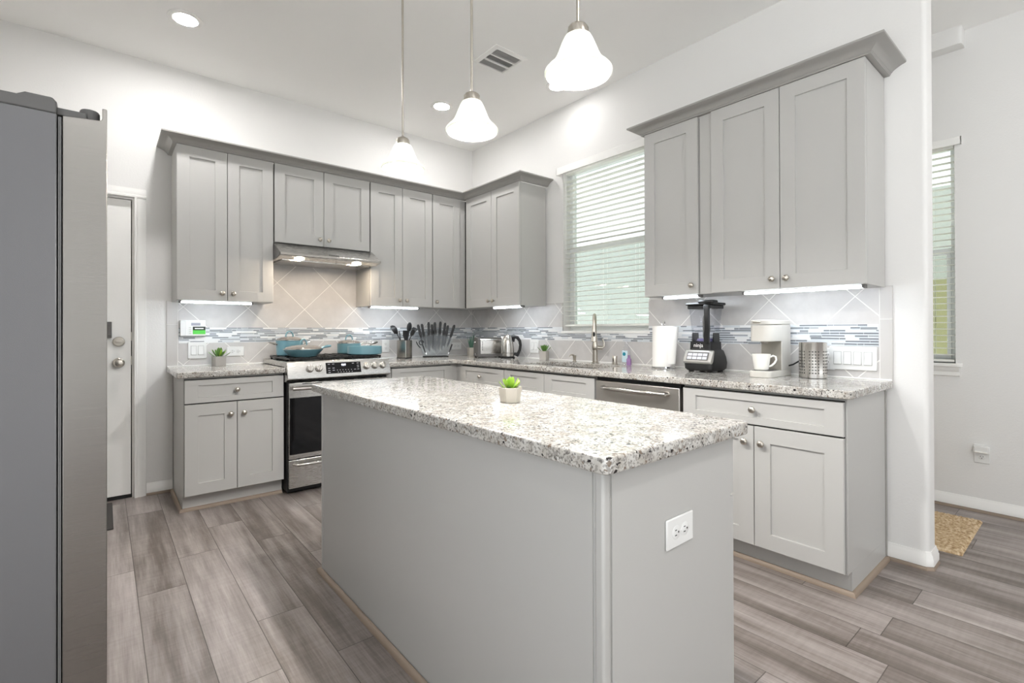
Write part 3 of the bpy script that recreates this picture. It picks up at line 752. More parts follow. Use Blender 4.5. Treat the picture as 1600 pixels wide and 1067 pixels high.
hd = thing('range_hood', 'slim stainless range hood with two lit lamps', 'range hood', (-2.068, 0, 1.68))
W_ = .764
hp = [(-.012, .158), (-.327, .158), (-.492, .066), (-.495, .05), (-.485, .044), (-.40, .03), (-.012, .03)]
MB().prism(hp, .002, W_+.02, 'x').build('canopy', M_steel, hd, bev=.003)
for xa, xb in ((-.004, .003), (W_+.0195, W_+.024)): MB().prism([(-.30, .15), (-.327, .15), (-.486, .064), (-.488, .05), (-.40, .034), (-.30, .034)], xa, xb, 'x').build('end_cap', M_grayplastic, hd)
B(.04, W_-.04, -.385, -.05, .024, .031).build('filter_panel', M_steelv, hd)
for xx in (.15, .60): MB().lathe([(0, .030), (.034, .030), (.034, .024), (.028, .022), (.0, .022)], (xx, -.435, .006), seg=24, cap0=False, cap1=False).build('lamp', M_hoodled, hd)
cb = MB()
for k in range(5): cb.box(.36+k*.017, .371+k*.017, -.482, -.47, .073, .079)
cb.build('push_buttons', M_grayplastic, hd)

# ================================================================== island
isl = thing('island_cabinet', 'plain grey kitchen island body under the granite top', 'island', (-1.96, -2.79, 0))
ix0, ix1, iy0, iy1 = -2.25, -1.672, -3.667, -1.92
def IB(x0, x1, y0, y1, z0, z1): return B(x0+1.96, x1+1.96, y0+2.79, y1+2.79, z0, z1)
IB(ix0+.004, ix1-.02, iy0+.004, iy1-.004, 0.001, CT).build('carcass', M_cab, isl)
IB(ix0, ix0+.004, iy0+.03, iy1-.02, .001, CT).build('back_panel', M_cab, isl)
IB(ix0+.03, ix1-.02, iy0, iy0+.004, .001, CT).build('end_panel', M_cab, isl)
IB(ix0-.003, ix0+.02, iy1-.02, iy1, .001, CT).build('corner_trim', M_cab, isl, bev=.003)
IB(ix0-.003, ix0+.022, iy0-.003, iy0+.022, .001, CT).build('corner_trim', M_cab, isl, bev=.006, seg=3)
IB(ix1-.02, ix1-.013, iy0+.004, iy1-.004, .10, CT-.002).build('door_gap_shade', M_gapshade, isl)  # dark sheet, painted shade behind the island fronts
yy = iy0
for k in range(3):
    ya, yb_ = iy0+.003+k*.58, iy0+.003+(k+1)*.58
    q = front('door', isl, ya+2.79, yb_+2.79, .11, .69, 0, None); q.rotation_euler = (0, 0, PI/2); q.location = (ix1-.012+1.96, 0, 0)
    q = front('drawer', isl, ya+2.79, yb_+2.79, .695, .855, 0, None, fz=.036); q.rotation_euler = (0, 0, PI/2); q.location = (ix1-.012+1.96, 0, 0)
MB().sweep([(ix1-.06+1.96, iy0-.003+2.79), (ix0-.003+1.96, iy0-.003+2.79), (ix0-.003+1.96, iy1+2.79), (ix1-.06+1.96, iy1+2.79)][::-1], SHOEP).build('shoe_moulding', M_wood_q, isl)
o = slab('countertop', [rounded([(-2.278, -3.700), (-1.642, -3.700), (-1.642, -1.843), (-2.278, -1.843)], .02)], CT, ZC, .006, M_granite)
tag(o, 'rectangular speckled granite countertop of the kitchen island', 'countertop')

# ================================================================== wall plates
def slots(mb, cx, cz, sc=1.0, rot=False):
    """socket face centred: two blades and a ground"""
    def q(a, b, w2, h2):
        if rot: a, b, w2, h2 = -b, a, h2, w2
        mb.box(cx+a-w2, cx+a+w2, -.0075, -.0055, cz+b-h2, cz+b+h2)
    q(-.0062*sc, .003*sc, .0011, .0042); q(.0062*sc, .003*sc, .0011, .0036); q(0, -.0085*sc, .0021, .0021)
def outlet(loc, rz, label, horiz=True, group='wall outlets'):
    t = thing('electrical_outlet', label, 'outlet', loc, rz, group)
    w2, h2 = (.0595, .037) if horiz else (.037, .0595)
    pl = B(-w2, w2, -.006, 0, -h2, h2).build('cover_plate', M_white, t, bev=.003)
    for k in (-1, 1):
        cx, cz = (k*.0195, 0) if horiz else (0, k*.0195)
        MB().lathe([(.0168, .0), (.0168, -.0066), (.0155, -.0072), (0, -.0072)], (cx, 0, cz), seg=28, axis='y').build('socket', M_white, t)
        m = MB(); slots(m, cx, cz, rot=horiz); m.build('socket_slots', M_blackm, t)
    MB().lathe([(.003, 0), (.003, -.0066), (0, -.0072)], (0, 0, 0), seg=12, axis='y').build('screw', M_white, t)
    return t
M_rshadow = mat('rocker_shadow_grey', rgb(176, 176, 174), .5)  # grey of the painted shadow line
def switch(loc, rz, label, n, w_):
    t = thing('light_switch', label, 'light switch', loc, rz)
    B(-w_/2, w_/2, -.006, 0, -.0625, .0625).build('cover_plate', M_white, t, bev=.003)
    for k in range(n):
        cx = (k-(n-1)/2)*.046
        B(cx-.0185, cx+.0185, -.0064, -.005, -.035, .035).build('rocker_shadow', M_rshadow, t)  # grey inset stands in for the shadow round the rocker
        m = MB(); m.prism([(0, -.0325), (-.0125, -.0325), (-.0072, 0), (-.0078, .0325), (0, .0325)], cx-.0160, cx+.0160, 'x'); m.build('rocker', M_white, t, bev=.001)
    return t
YA = -.0126
switch((-2.527, YA, 1.022), 0, 'white double light switch below the alarm keypad', 2, .117)
outlet((-2.272, -.0115, 1.008), 0, 'white horizontal outlet beside the small plant, left of the range')
outlet((-1.015, -.0115, 1.02), 0, 'white upright outlet half hidden behind the blue pans', False)
outlet((-.218, -.0115, 1.0), 0, 'white horizontal outlet on the back wall beside the knife block')
switch((YA, -1.005, 1.016), -90, 'white double light switch behind the plant left of the sink', 2, .117)
switch((YA, -3.503, 1.012), -90, 'wide white four gang light switch at the counter end', 4, .215)
ot = outlet((-.0115, -3.385, 1.004), -90, 'white upright outlet behind the steel utensil caddy', False)
outlet((-1.961, iy0-.0002, .668), 0, 'white outlet on the end panel of the island')
ot = thing('electrical_outlet', 'white outlet with plugged in night light low on the far wall', 'outlet', (FX, -3.858, .372), -90, 'wall outlets')
B(-.037, .037, -.006, 0, -.0595, .0595).build('cover_plate', M_white, ot, bev=.003)
MB().lathe([(.0168, .0), (.0168, -.0066), (.0155, -.0072), (0, -.0072)], (0, 0, -.0195), seg=28, axis='y').build('socket', M_white, ot)
m = MB(); slots(m, 0, -.0195); m.build('socket_slots', M_blackm, ot)
nl = thing('night_light', 'small white night light plugged into the low wall outlet', 'night light', (FX-.0073, -3.858, .372+.03), -90)
B(-.037, .037, -.03, 0, -.022, .024).build('housing', M_white, nl, bev=.008, seg=3); B(-.03, .03, -.0345, -.028, -.019, -.012).build('lens', M_ceram, nl)

# keypad
kp = thing('alarm_keypad', 'white alarm keypad with green label on the tiles at the left', 'keypad', (-2.555, -.0126, 1.185))
bd = B(-.08, .08, -.024, 0, -.056, .062).build('body', M_white, kp, bev=.005, seg=3)
B(-.080, -.038, -.028, -.02, -.054, .060).build('side_flap', M_white, kp, bev=.003)
B(-.012, .046, -.0255, -.022, .022, .042).build('screen', M_lcd, kp)
lb = B(-.002, .078, -.0255, -.022, -.042, .014).build('label_sticker', M_green, kp)
B(-.002, .078, -.0262, -.0255, -.012, .014).build('dark_band', M_black, lb)
B(.010, .066, -.0268, -.0262, -.004, .004).build('white_mark', M_white, lb)
kb = MB()
for r_ in range(4): kb.box(-.025, -.012, -.0255, -.022, .004-r_*.014, .010-r_*.014)
kb.build('key_row', M_coffee, kp)

# ================================================================== refrigerator
fr = thing('refrigerator', 'tall stainless refrigerator with dark grey side at the left edge', 'refrigerator', (-3.5, -2.2, 0))
def FB(x0, x1, y0, y1, z0, z1): return B(x0+3.5, x1+3.5, y0+2.2, y1+2.2, z0, z1)
FY0, FY1 = -2.65, -1.74
FB(-3.88, -3.157, FY0, FY1, .02, 1.722).build('cabinet', M_fridge_side, fr, bev=.003)
FB(-3.157, -3.150, FY0+.012, FY1-.012, .06, 1.715).build('door_gasket', M_blackm, fr)
FB(-3.154, -3.1515, FY0+.002, FY1-.002, .06, 1.716).build('door_gasket', M_gasket, fr)
FB(-3.1505, -3.1485, FY0+.002, FY1-.002, .06, 1.716).build('door_gasket', M_gasket, fr)
def fdoor(y0, y1):
    prof = rounded([(-3.146, .06, 0), (-3.058, .06, .006), (-3.058, 1.760, .004), (-3.068, 1.760, .002), (-3.068, 1.727, .008), (-3.146, 1.720, 0)], 0)
    return MB().prism([(p[0]+3.5, p[1]) for p in prof], y0+2.2, y1+2.2, 'y').build('door', M_fridge_steel, fr, bev=.0025)
fdoor(FY0, -2.202); fdoor(-2.198, FY1)
def tphinge(y0, y1, s):
    m = MB(); m.prism([(-.38, 1.722), (.343, 1.722), (.343, 1.752), (.335, 1.762), (.285, 1.762), (.27, 1.753), (-.38, 1.75)], y0+2.2, y1+2.2, 'y')
    return m
tphinge(FY0+.001, FY0+.16, 1).build('hinge_cover', M_fridge_dark, fr, bev=.004)
tphinge(FY1-.16, FY1-.001, 1).build('hinge_cover', M_fridge_dark, fr, bev=.004)
FB(-3.88, -3.22, FY0+.16, FY1-.16, 1.722, 1.74).build('top_cover', M_fridge_dark, fr, bev=.004)
for y0 in (FY0+.02, FY1-.08):
    m = MB().box(-3.158+3.5, -3.10+3.5, y0+2.2, y0+.06+2.2, 1.726, 1.745); m.lathe([(.021, 1.728), (.021, 1.757), (.018, 1.762), (0, 1.762)], (-3.094+3.5, y0+.03+2.2, 0), seg=20)
    m.build('hinge', M_fridge_dark, fr, bev=.002)
FB(-3.86, -3.10, FY0+.01, FY1-.01, .0, .06).build('kick_grille', M_blackm, fr)

# ================================================================== rugs
tag(B(-3.78, -3.02, -.62, -.06, .0005, .010).build('door_mat', M_darkmat, bev=.003), 'dark grey door mat on the floor beside the fridge', 'mat')
mj = MB(); nx, ny = 100, 90; X0, X1, Y0, Y1 = .315, 1.0, -3.885, -3.28; rr = random.Random(2); gr = []
for i in range(nx+1):
    rowv = []
    for j in range(ny+1):
        u, v = i/nx, j/ny; ed = min(u, 1-u, v, 1-v)
        z = .004+.010*min(1, ed/.02)+.003*math.sin(2*PI*u*24+(int(v*22) % 2)*PI/2)*math.cos(2*PI*v*22)+rr.uniform(-.001, .001)
        if ed < 1e-6: z = .001
        rowv.append(mj.bm.verts.new((X0+(X1-X0)*u+rr.uniform(-.001, .001)-.03*v, Y0+(Y1-Y0)*v+rr.uniform(-.0015, .0015), z)))
    gr.append(rowv)
for i in range(nx):
    for j in range(ny): mj.face([gr[i][j], gr[i+1][j], gr[i+1][j+1], gr[i][j+1]])
tag(mj.build('jute_rug', M_mat, angle=80), 'braided tan jute rug on the floor behind the end wall', 'rug')

# ================================================================== cookware
ZG = .9705+.0006
def loop_handle(mb, cx, cy, z, w_, h, r, ang=0):
    pts = []
    for k in range(11):
        a = PI*k/10; pts.append((cx+math.cos(a)*w_/2*math.cos(ang), cy+math.cos(a)*w_/2*math.sin(ang), z+math.sin(a)*h))
    mb.tube(pts, r, 8)
def vessel(name, label, cat, x, y, rt, rb, h):
    t = thing(name, label, cat, (x, y, ZG))
    MB().lathe([(0, 0), (rb-.006, 0), (rb, .006), (rb+(rt-rb)*.5, h*.5), (rt, h-.002), (rt, h), (rt-.003, h), (rt-.004, h-.004), (rb-.004, .008), (0, .006)], seg=48, cap0=False, cap1=False).build('body', M_teal, t)
    MB().lathe([(rt-.0035, h-.003), (rb-.0045, .009), (0, .007)], seg=48, cap0=False, cap1=False).build('lining', M_cream, t)
    return t
def lid(t, r, z, ang, dome=.03):
    """glass lid standing on a vessel"""
    l = thing('pan_lid', t, 'lid', z, 0, None)
    MB().lathe([(r, 0), (r*.9, dome*.45), (r*.6, dome*.8), (.02, dome), (0, dome), (0, dome-.003), (.02, dome-.003), (r*.6, dome*.75), (r*.9, dome*.38), (r-.003, -.001)], seg=48, cap0=False, cap1=False).build('glass', M_lid, l)
    MB().lathe([(r-.003, -.0005), (r+.0025, -.0005), (r+.0025, .004), (r-.003, .005)], seg=48, cap0=False, cap1=False).build('rim', M_steelv, l)
    m = MB(); loop_handle(m, 0, 0, dome-.001, .066, .042, .006, ang); m.build('handle', M_tealdark, l)
    return l
x, y = -1.925, -.20
t = vessel('stock_pot', 'tall teal stock pot with two handles on the back left burner', 'pot', x, y, .1, .094, .118)
for s in (-1, 1):
    m = MB(); m.tube([(s*.098, -.028, .088), (s*.125, -.03, .098), (s*.148, -.015, .104), (s*.148, .015, .104), (s*.125, .03, .098), (s*.098, .028, .088)], .006, 8); m.build('side_handle', M_steelv, t)
lid('glass lid with arched handle on the tall teal pot', .0985, (x, y, ZG+.1195), .35)
x, y = -1.895, -.455
t = vessel('skillet', 'shallow teal skillet on the front left burner', 'skillet', x, y, .142, .098, .054)
m = MB(); m.tube([(.135, .04, .046), (.165, .055, .062), (.2, .07, .07), (.235, .085, .072)], [.008, .009, .011, .009], 10); m.build('handle', M_tealdark, t)
lid('glass lid with loop handle on the shallow teal skillet', .1395, (x, y, ZG+.0555), .5, .034)
x, y = -1.44, -.20
t = vessel('saucepan', 'small teal saucepan on the back right burner', 'saucepan', x, y, .096, .096, .085)
m = MB(); m.tube([(.092, .0, .07), (.125, .01, .085), (.17, .02, .09), (.215, .03, .085)], [.007, .008, .011, .008], 10); m.build('handle', M_steelv, t)
lid('glass lid on the small teal saucepan at the back', .0945, (x, y, ZG+.0865), .2)
x, y = -1.408, -.455
t = vessel('saute_pan', 'straight sided teal saute pan on the front right burner', 'pan', x, y, .136, .136, .066)
m = MB(); m.tube([(.093, .109, .054), (.108, .127, .072), (.125, .14, .086), (.16, .165, .088), (.19, .185, .092)], [.007, .009, .011, .012, .009], 10); m.build('handle', M_steelv, t)

# ================================================================== plants
def leafm(mb, base, az, el, L, wd, curl=.3, n=6):
    """a pointed fleshy leaf with thickness"""
    d = Vector((math.cos(az), math.sin(az), 0)); s = Vector((-math.sin(az), math.cos(az), 0)); L_ = []
    p = Vector(base); e = el
    for k in range(n+1):
        t = k/n; wv = wd*(.45+1.5*t)*(1-t)**.55 if t > 0 else wd*.4; wv = max(wv, .0003); nrm = Vector((-d.x*math.sin(e), -d.y*math.sin(e), math.cos(e)))
        th = wv*.28+.0003
        L_.append([tuple(p+s*wv), tuple(p+nrm*th*.4), tuple(p-s*wv), tuple(p-nrm*th)])
        e += curl/n; p = p+(d*math.cos(e)+Vector((0, 0, 1))*math.sin(e))*(L/n)
    mb.rings(L_)
def rosette(parent, z, r, n, mname, seed, L, wd, lo=.25, hi=1.35, name='leaf'):
    rr = random.Random(seed)
    for k in range(n):
        f = k/(n-1); az = k*2.4; el = lo+(hi-lo)*f+rr.uniform(-.1, .1); m = MB()
        leafm(m, (math.cos(az)*r*(1-f), math.sin(az)*r*(1-f), z+.008*f), az, el, L*(1-.25*f)*rr.uniform(.85, 1.1), wd, .35)
        m.build(name, mname, parent, angle=60)
def square_pot(t, a, h, m, ribs=0):
    def q(k, z): return [(p[0], p[1], z) for p in rounded([(-k, -k), (k, -k), (k, k), (-k, k)], .004, 2)]
    MB().rings([q(a*.96, 0), q(a, h), q(a-.006, h), q(a-.008, h-.012)]).build('pot', m, t)
    MB().rings([q(a-.0085, h-.014), q(a-.0085, h-.0115)]).build('soil', M_soil, t)
M_potrib = mat('ribbed_pot', rgb(176, 172, 167), .8); g = NT(M_potrib); wv = g.n('ShaderNodeTexChecker'); wv.inputs['Scale'].default_value = 260; g.l(g.obj(), wv.inputs[0]); g.bump(wv.outputs['Fac'], .6, .003)
Z0 = ZC+.0006
t = thing('potted_succulent', 'small leafy plant in textured grey pot, left of the range', 'potted plant', (-2.402, -.12, Z0), 12, 'small potted plants')
square_pot(t, .038, .072, M_potrib); rosette(t, .062, .02, 12, M_leaf, 4, .085, .012, .4, 1.4); rosette(t, .066, .012, 6, M_leaf2, 9, .07, .01, .7, 1.3)
t = thing('potted_succulent', 'small dark leafed plant in grey pot, left of the sink', 'potted plant', (-.09, -1.213, Z0), 20, 'small potted plants')
square_pot(t, .034, .075, M_pot); rosette(t, .066, .016, 15, M_leaf, 6, .075, .011, .5, 1.5)
t = thing('potted_snake_plant', 'spiky blue-green plant in a white cube pot in the corner', 'potted plant', (-.16, -.205, Z0), -15, 'small potted plants')
square_pot(t, .036, .082, M_potw)
rr = random.Random(3)
for k in range(13):
    m = MB(); az = k*2.4; leafm(m, (.014*math.cos(az), .014*math.sin(az), .07), az, 1.25+rr.uniform(-.12, .2), rr.uniform(.1, .165), .0075, .12); m.build('leaf', M_leaf3, t, angle=60)
t = thing('potted_succulent', 'bright green succulent in a white faceted pot on the island', 'potted plant', (-1.925, -2.965, Z0), 8, 'small potted plants')
def hexr(r, z): return [(r*math.cos(PI/3*k+.35), r*math.sin(PI/3*k+.35), z) for k in range(6)]
MB().rings([hexr(.036, 0), hexr(.0435, .054), hexr(.039, .054), hexr(.037, .046)]).build('pot', M_potw, t, bev=.001)
MB().rings([hexr(.0368, .043), hexr(.0368, .0465)]).build('soil', M_soil, t)
rosette(t, .045, .012, 16, M_leaf2, 12, .05, .0115, .5, 1.45)
m = MB(); leafm(m, (-.008, -.005, .048), 3.7, .35, .034, .008); m.build('leaf', M_leaf, t, angle=60)

# ================================================================== utensils and knives
t = thing('utensil_holder', 'square stainless utensil holder on the counter right of the range', 'utensil holder', (-.90, -.17, Z0), 28)
q = .052
def sq(k, z): return [(p[0], p[1], z) for p in rounded([(-k, -k), (k, -k), (k, k), (-k, k)], .008, 3)]
MB().rings([sq(q, .008), sq(q, .168), sq(q-.002, .168), sq(q-.002, .012)]).build('body', M_steelv, t); MB().rings([sq(q+.001, 0), sq(q+.001, .009)]).build('base', M_blackm, t)
M_ut = mat('black_nylon', rgb(40, 39, 40), .35)
def utensil(kind, label, dx, dy, lean, az, L, hw):
    o = thing(kind, label, 'utensil', (-.90+dx, -.17+dy, Z0+.014)); d = Vector((math.sin(lean)*math.cos(az), math.sin(lean)*math.sin(az), math.cos(lean)))
    M = d.to_track_quat('Z', 'Y').to_matrix().to_4x4()
    m = MB().tube([(0, 0, 0), (0, 0, L*.5), (0, 0, L)], [.006, .005, .0045], 8); m.xf(M); m.build('handle', M_ut, o)
    face = Matrix.Rotation(-.69, 4, 'Z')
    h = MB()
    if kind == 'ladle': h.lathe([(.001, .0), (.025, .006), (.040, .022), (.044, .042), (.041, .042), (.037, .024), (.022, .009), (.001, .004)], seg=24, cap0=False, cap1=False); h.xf(Matrix.Rotation(PI*.62, 4, 'X')); h.xf(Matrix.Translation((0, -.02, L+.03)))
    elif kind == 'pasta_server':
        h.sphere((0, 0, L+.03), .03, sc=(.8, .25, 1.1))
        for k in range(5): h.tube([(-.02+k*.01, 0, L+.04), (-.026+k*.013, -.006, L+.07), (-.028+k*.014, -.016, L+.085)], .004, 6)
        h.xf(face)
    elif kind == 'spatula': h.prism(rounded([(-.012, L-.02), (.012, L-.02), (.036, L+.03), (.036, L+.075), (-.036, L+.075), (-.036, L+.03)], .006, 2), -.002, .002, 'y'); h.xf(face)
    else: h.sphere((0, 0, L+.035), .036, sc=(hw, .22, 1.25)); h.xf(face)
    h.xf(M); h.build('head', M_ut, o)
utensil('slotted_spoon', 'black spoon leaning furthest left in the steel holder', .022, -.018, .42, 2.45, .24, .62)
utensil('ladle', 'round black ladle standing in the steel utensil holder', -.012, .012, .13, 2.5, .245, 1)
utensil('serving_spoon', 'large black oval spoon in the steel utensil holder', .012, .008, .14, -.7, .245, .8)
utensil('spatula', 'black spatula in the middle of the steel utensil holder', .006, -.006, .03, -.7, .17, 1)
utensil('pasta_server', 'black toothed pasta server leaning right in the steel holder', -.02, .016, .43, -.7, .215, 1)

KB = (-.545, -.14)
t = thing('knife_block', 'clear acrylic fan shaped knife block between utensils and corner', 'knife block', (KB[0], KB[1], Z0), -18)
def fan(): return [(-.115, .008), (.115, .008), (.178, .175)] + [(.178-.356*k/12, .175+.048*math.sin(PI*k/12)) for k in range(1, 12)] + [(-.178, .175)]
for y0, y1 in ((-.036, -.031), (.031, .036)): MB().prism(fan(), y0, y1, 'y').build('acrylic_panel', M_acryl, t)
B(-.12, .12, -.042, .042, 0, .008).build('base', M_blackm, t, bev=.002)
M_blade = mat('dark_blade', rgb(70, 70, 72), .3, .8)
def knife(label, xo, lean, L, bl, bw, yo, kind='knife'):
    c_, s_ = math.cos(math.radians(-18)), math.sin(math.radians(-18)); zt = .2+.02*math.cos(xo*9)
    o = thing(kind, label, 'knife' if kind == 'knife' else 'scissors', (KB[0]+c_*xo-s_*yo, KB[1]+s_*xo+c_*yo, Z0+zt), -18, 'black handled knives in the block')
    M = Matrix.Rotation(lean, 4, 'Y')
    h = MB().rings([[(sx*wx, sy*wy, z) for sx, sy in ((-1,-1),(-.3,-1.2),(.3,-1.2),(1,-1),(1,1),(.3,1.2),(-.3,1.2),(-1,1))] for z, wx, wy in ((-.01, .010, .007), (.02, .0125, .0085), (L*.5, .0105, .008), (L*.85, .012, .009), (L, .007, .006))]); h.xf(M); h.build('handle', M_ut, o)
    b_ = MB().prism([(-bw/2, -.01), (bw/2, -.01), (bw/2, -bl*.6), (bw*.1, -bl), (-bw/2, -bl*.8)], -.001, .001, 'y'); b_.xf(M); b_.build('blade', M_blade, o)
for i, (xo, ln, L, bl, bw, nm) in enumerate([(-.150, -.24, .115, .10, .018, 'leftmost black knife handle leaning out of the acrylic block'), (-.115, -.18, .115, .14, .02, 'second knife from the left in the acrylic block'),
        (-.070, -.03, .125, .17, .034, 'third knife from the left with the wide blade in the acrylic block'), (-.030, -.05, .1, .15, .024, 'short knife handle left of centre in the acrylic block'), (-.008, -.02, .12, .175, .03, 'tall knife handle at the centre of the acrylic block'),
        (.042, .08, .128, .17, .026, 'tallest knife handle right of centre in the acrylic block'), (.078, .14, .12, .16, .024, 'third knife from the right in the acrylic block'),
        (.110, .18, .1, .13, .02, 'second knife from the right in the acrylic block'), (.152, .32, .115, .12, .02, 'rightmost knife leaning out of the acrylic block')]):
    knife(nm, xo, ln, L, bl, bw, (.012 if i % 2 else -.012))
def side_tool(name, label, xo, flip, cat):
    c_, s_ = math.cos(math.radians(-18)), math.sin(math.radians(-18)); yo = -.046
    o = thing(name, label, cat, (KB[0]+c_*xo-s_*yo, KB[1]+s_*xo+c_*yo, Z0+.14), -18)
    m = MB(); ring = [(math.cos(a)*.022, 0, math.sin(a)*.02) for a in [2*PI*k/14 for k in range(13)]]
    if name == 'scissors': m.tube(ring, .0045, 8); m.tube([(flip*.05, 0, .012), (flip*.035, 0, -.02), (flip*.01, 0, -.05)], .0045, 8)
    m.tube([(-flip*.01, 0, -.018), (flip*-.022, 0, -.05), (flip*-.04, 0, -.1)], [.006, .007, .004], 8); m.build('handle', M_ut, o)
    b_ = MB().prism([(-flip*.036, -.095), (-flip*.046, -.095), (-flip*.052, -.122)], -.001, .001, 'y'); b_.build('blade', M_chrome, o)
side_tool('scissors', 'black handled scissors hung at the left side of the acrylic block', -.15, -1, 'scissors')
side_tool('knife_sharpener', 'black knife sharpener hung at the right side of the acrylic block', .165, 1, 'sharpener')

# ================================================================== toaster, kettle
t = thing('toaster', 'long stainless toaster with dark end in the corner', 'toaster', (-.215, -.555, Z0), -20)
def rb(x0, x1, y0, y1, z0, z1, r):
    return MB().prism(rounded([(y0, z0, .004), (y1, z0, .004), (y1, z1, r), (y0, z1, r)], r, 6), x0, x1, 'x')
rb(-.092, .118, -.074, .074, .034, .188, .03).build('body', M_steelv, t)
rb(-.120, -.091, -.076, .076, .006, .19, .03).build('end_panel', M_grayplastic, t, bev=.004)
B(-.095, .118, -.076, .076, .006, .036).build('base', M_grayplastic, t, bev=.003)
sm = MB()
for yy in (-.025, .025): sm.box(-.07, .1, yy-.011, yy+.011, .183, .1885)
sm.build('bread_slot', M_blackm, t)
B(-.134, -.118, -.026, .026, .138, .150).build('lever', M_chrome, t, bev=.003)
MB().lathe([(.012, 0), (.012, -.012), (0, -.013)], (-.120, -.03, .032), seg=18, axis='x').build('dial', M_chrome, t)
bt = MB()
for k in range(5): bt.box(-.078, -.070, -.0752, -.072, .07+k*.018, .078+k*.018)
bt.build('button_row', M_black, t)
for xx in (-.1, .1):
    for yy in (-.06, .06): B(xx-.01, xx+.01, yy-.01, yy+.01, 0, .007).build('foot', M_blackm, t)

t = thing('electric_kettle', 'tapered stainless kettle with black handle beside the toaster', 'kettle', (-.175, -.812, Z0), -37)
MB().lathe([(0, 0), (.066, 0), (.066, .012), (.0, .014)], seg=40, cap0=False, cap1=False).build('power_base', M_blackm, t)
MB().lathe([(.058, .014), (.061, .018), (.061, .05), (.059, .1), (.053, .15), (.045, .185), (.036, .202), (.0, .205)], seg=40).build('body', M_steelv, t)
MB().lathe([(.034, .202), (.03, .212), (.012, .215), (.012, .222), (0, .223)], seg=24).build('lid', M_steelv, t)
MB().prism([(-.046, .165), (-.066, .2), (-.058, .202), (-.03, .2)], -.016, .016, 'y').build('spout', M_steelv, t)
m = MB(); pts = [(.036, 0, .192), (.062, 0, .198), (.09, 0, .19), (.112, 0, .16), (.118, 0, .12), (.112, 0, .075), (.096, 0, .04), (.082, 0, .016)]; m.tube(pts, [.013, .015, .016, .014, .013, .013, .014, .015], 12)
m.tube([(.05, 0, .15), (.058, 0, .185)], .012, 10); m.tube([(.06, 0, .04), (.096, 0, .036)], .013, 10); m.build('handle', M_black, t)
MB().lathe([(.0612, .046), (.0618, .048), (.0612, .05)], seg=40, cap0=False, cap1=False).build('seam_ring', M_grayplastic, t)

# ================================================================== sink fittings
t = thing('kitchen_faucet', 'brushed nickel pull-down faucet in front of the window', 'faucet', (-.095, -1.80, Z0), 218)
MB().lathe([(.028, 0), (.028, .006), (.0215, .009), (.0205, .10), (.024, .105), (.024, .135), (.0185, .15), (.0165, .2), (0, .2)], seg=28).build('body', M_nickel, t)
arc = [(0, 0, .19), (0, 0, .30)]+[(.075-.075*math.cos(a), 0, .30+.075*math.sin(a)) for a in [PI*k/12 for k in range(1, 12)]]+[(.15, 0, .30), (.152, 0, .285)]
MB().tube(arc, .0125, 14).build('spout', M_nickel, t)
MB().lathe([(.0135, .296), (.015, .285), (.0185, .24), (.025, .182), (.026, .174), (.024, .171), (0, .171)], (.152, 0, 0), seg=24).build('spray_head', M_nickel, t)
MB().sphere((.1525+.0185, 0, .226), .008, sc=(.8, 1.1, 2.4)).build('spray_button', M_blackm, t)
m = MB().tube([(0, .018, .12), (0, .055, .118)], .016, 14); m.tube([(0, .05, .118), (0, .068, .13), (-.004, .068, .16), (-.008, .056, .19)], [.012, .009, .007, .006], 10); m.build('lever', M_nickel, t)
t = thing('soap_dispenser', 'small brushed nickel soap pump left of the faucet', 'soap dispenser', (-.09, -1.575, Z0), 170)
MB().lathe([(.017, 0), (.017, .004), (.012, .007), (.012, .03), (.0145, .034), (.0145, .052), (0, .054)], seg=20).build('body', M_nickel, t)
MB().tube([(0, 0, .046), (.02, 0, .056), (.045, 0, .054), (.055, 0, .04)], [.007, .0065, .005, .004], 10).build('nozzle', M_nickel, t)
t = thing('air_gap', 'short brushed nickel air gap cap right of the faucet', 'air gap cap', (-.085, -1.985, Z0))
MB().lathe([(.023, 0), (.023, .004), (.019, .006), (.019, .058), (.016, .063), (0, .063)], seg=24).build('cap', M_nickel, t)
B(-.0205, -.018, -.003, .003, .02, .045).build('slot', M_blackm, t)
t = thing('soap_bottle', 'clear soap bottle with blue label behind the sink', 'soap bottle', (-.075, -2.085, Z0), -90)
MB().rings([[(p[0]*k, p[1]*k, z) for p in rounded([(-.032, -.02), (.032, -.02), (.032, .02), (-.032, .02)], .016, 4)] for k, z in ((.92, 0), (1, .006), (1, .1), (.85, .125), (.4, .14), (.4, .15))]).build('bottle', M_jar, t)
B(-.024, .024, -.0215, -.0206, .02, .105).build('label', M_soap, t, bev=.0)
MB().lathe([(.014, 0), (.014, -.001), (0, -.001)], (-.004, -.0218, .08), axis='y', seg=16).build('label_picture', M_soapteal, t)
m = MB().lathe([(.015, .148), (.015, .168), (.006, .17), (.006, .195), (.013, .197), (.013, .206), (0, .207)], seg=18); m.tube([(0, 0, .201), (-.03, 0, .2), (-.036, 0, .193)], .004, 8); m.build('pump', M_jar, t)
t = thing('hand_sanitizer', 'tiny purple bottle in front of the soap bottle', 'bottle', (-.112, -2.135, Z0), -90)
MB().rings([[(p[0]*k, p[1]*k, z) for p in rounded([(-.018, -.011), (.018, -.011), (.018, .011), (-.018, .011)], .009, 3)] for k, z in ((.9, 0), (1, .004), (1, .045), (.55, .056), (.5, .06))]).build('bottle', M_purple, t)
MB().lathe([(.009, .059), (.009, .074), (0, .075)], seg=14).build('cap', M_purple, t)

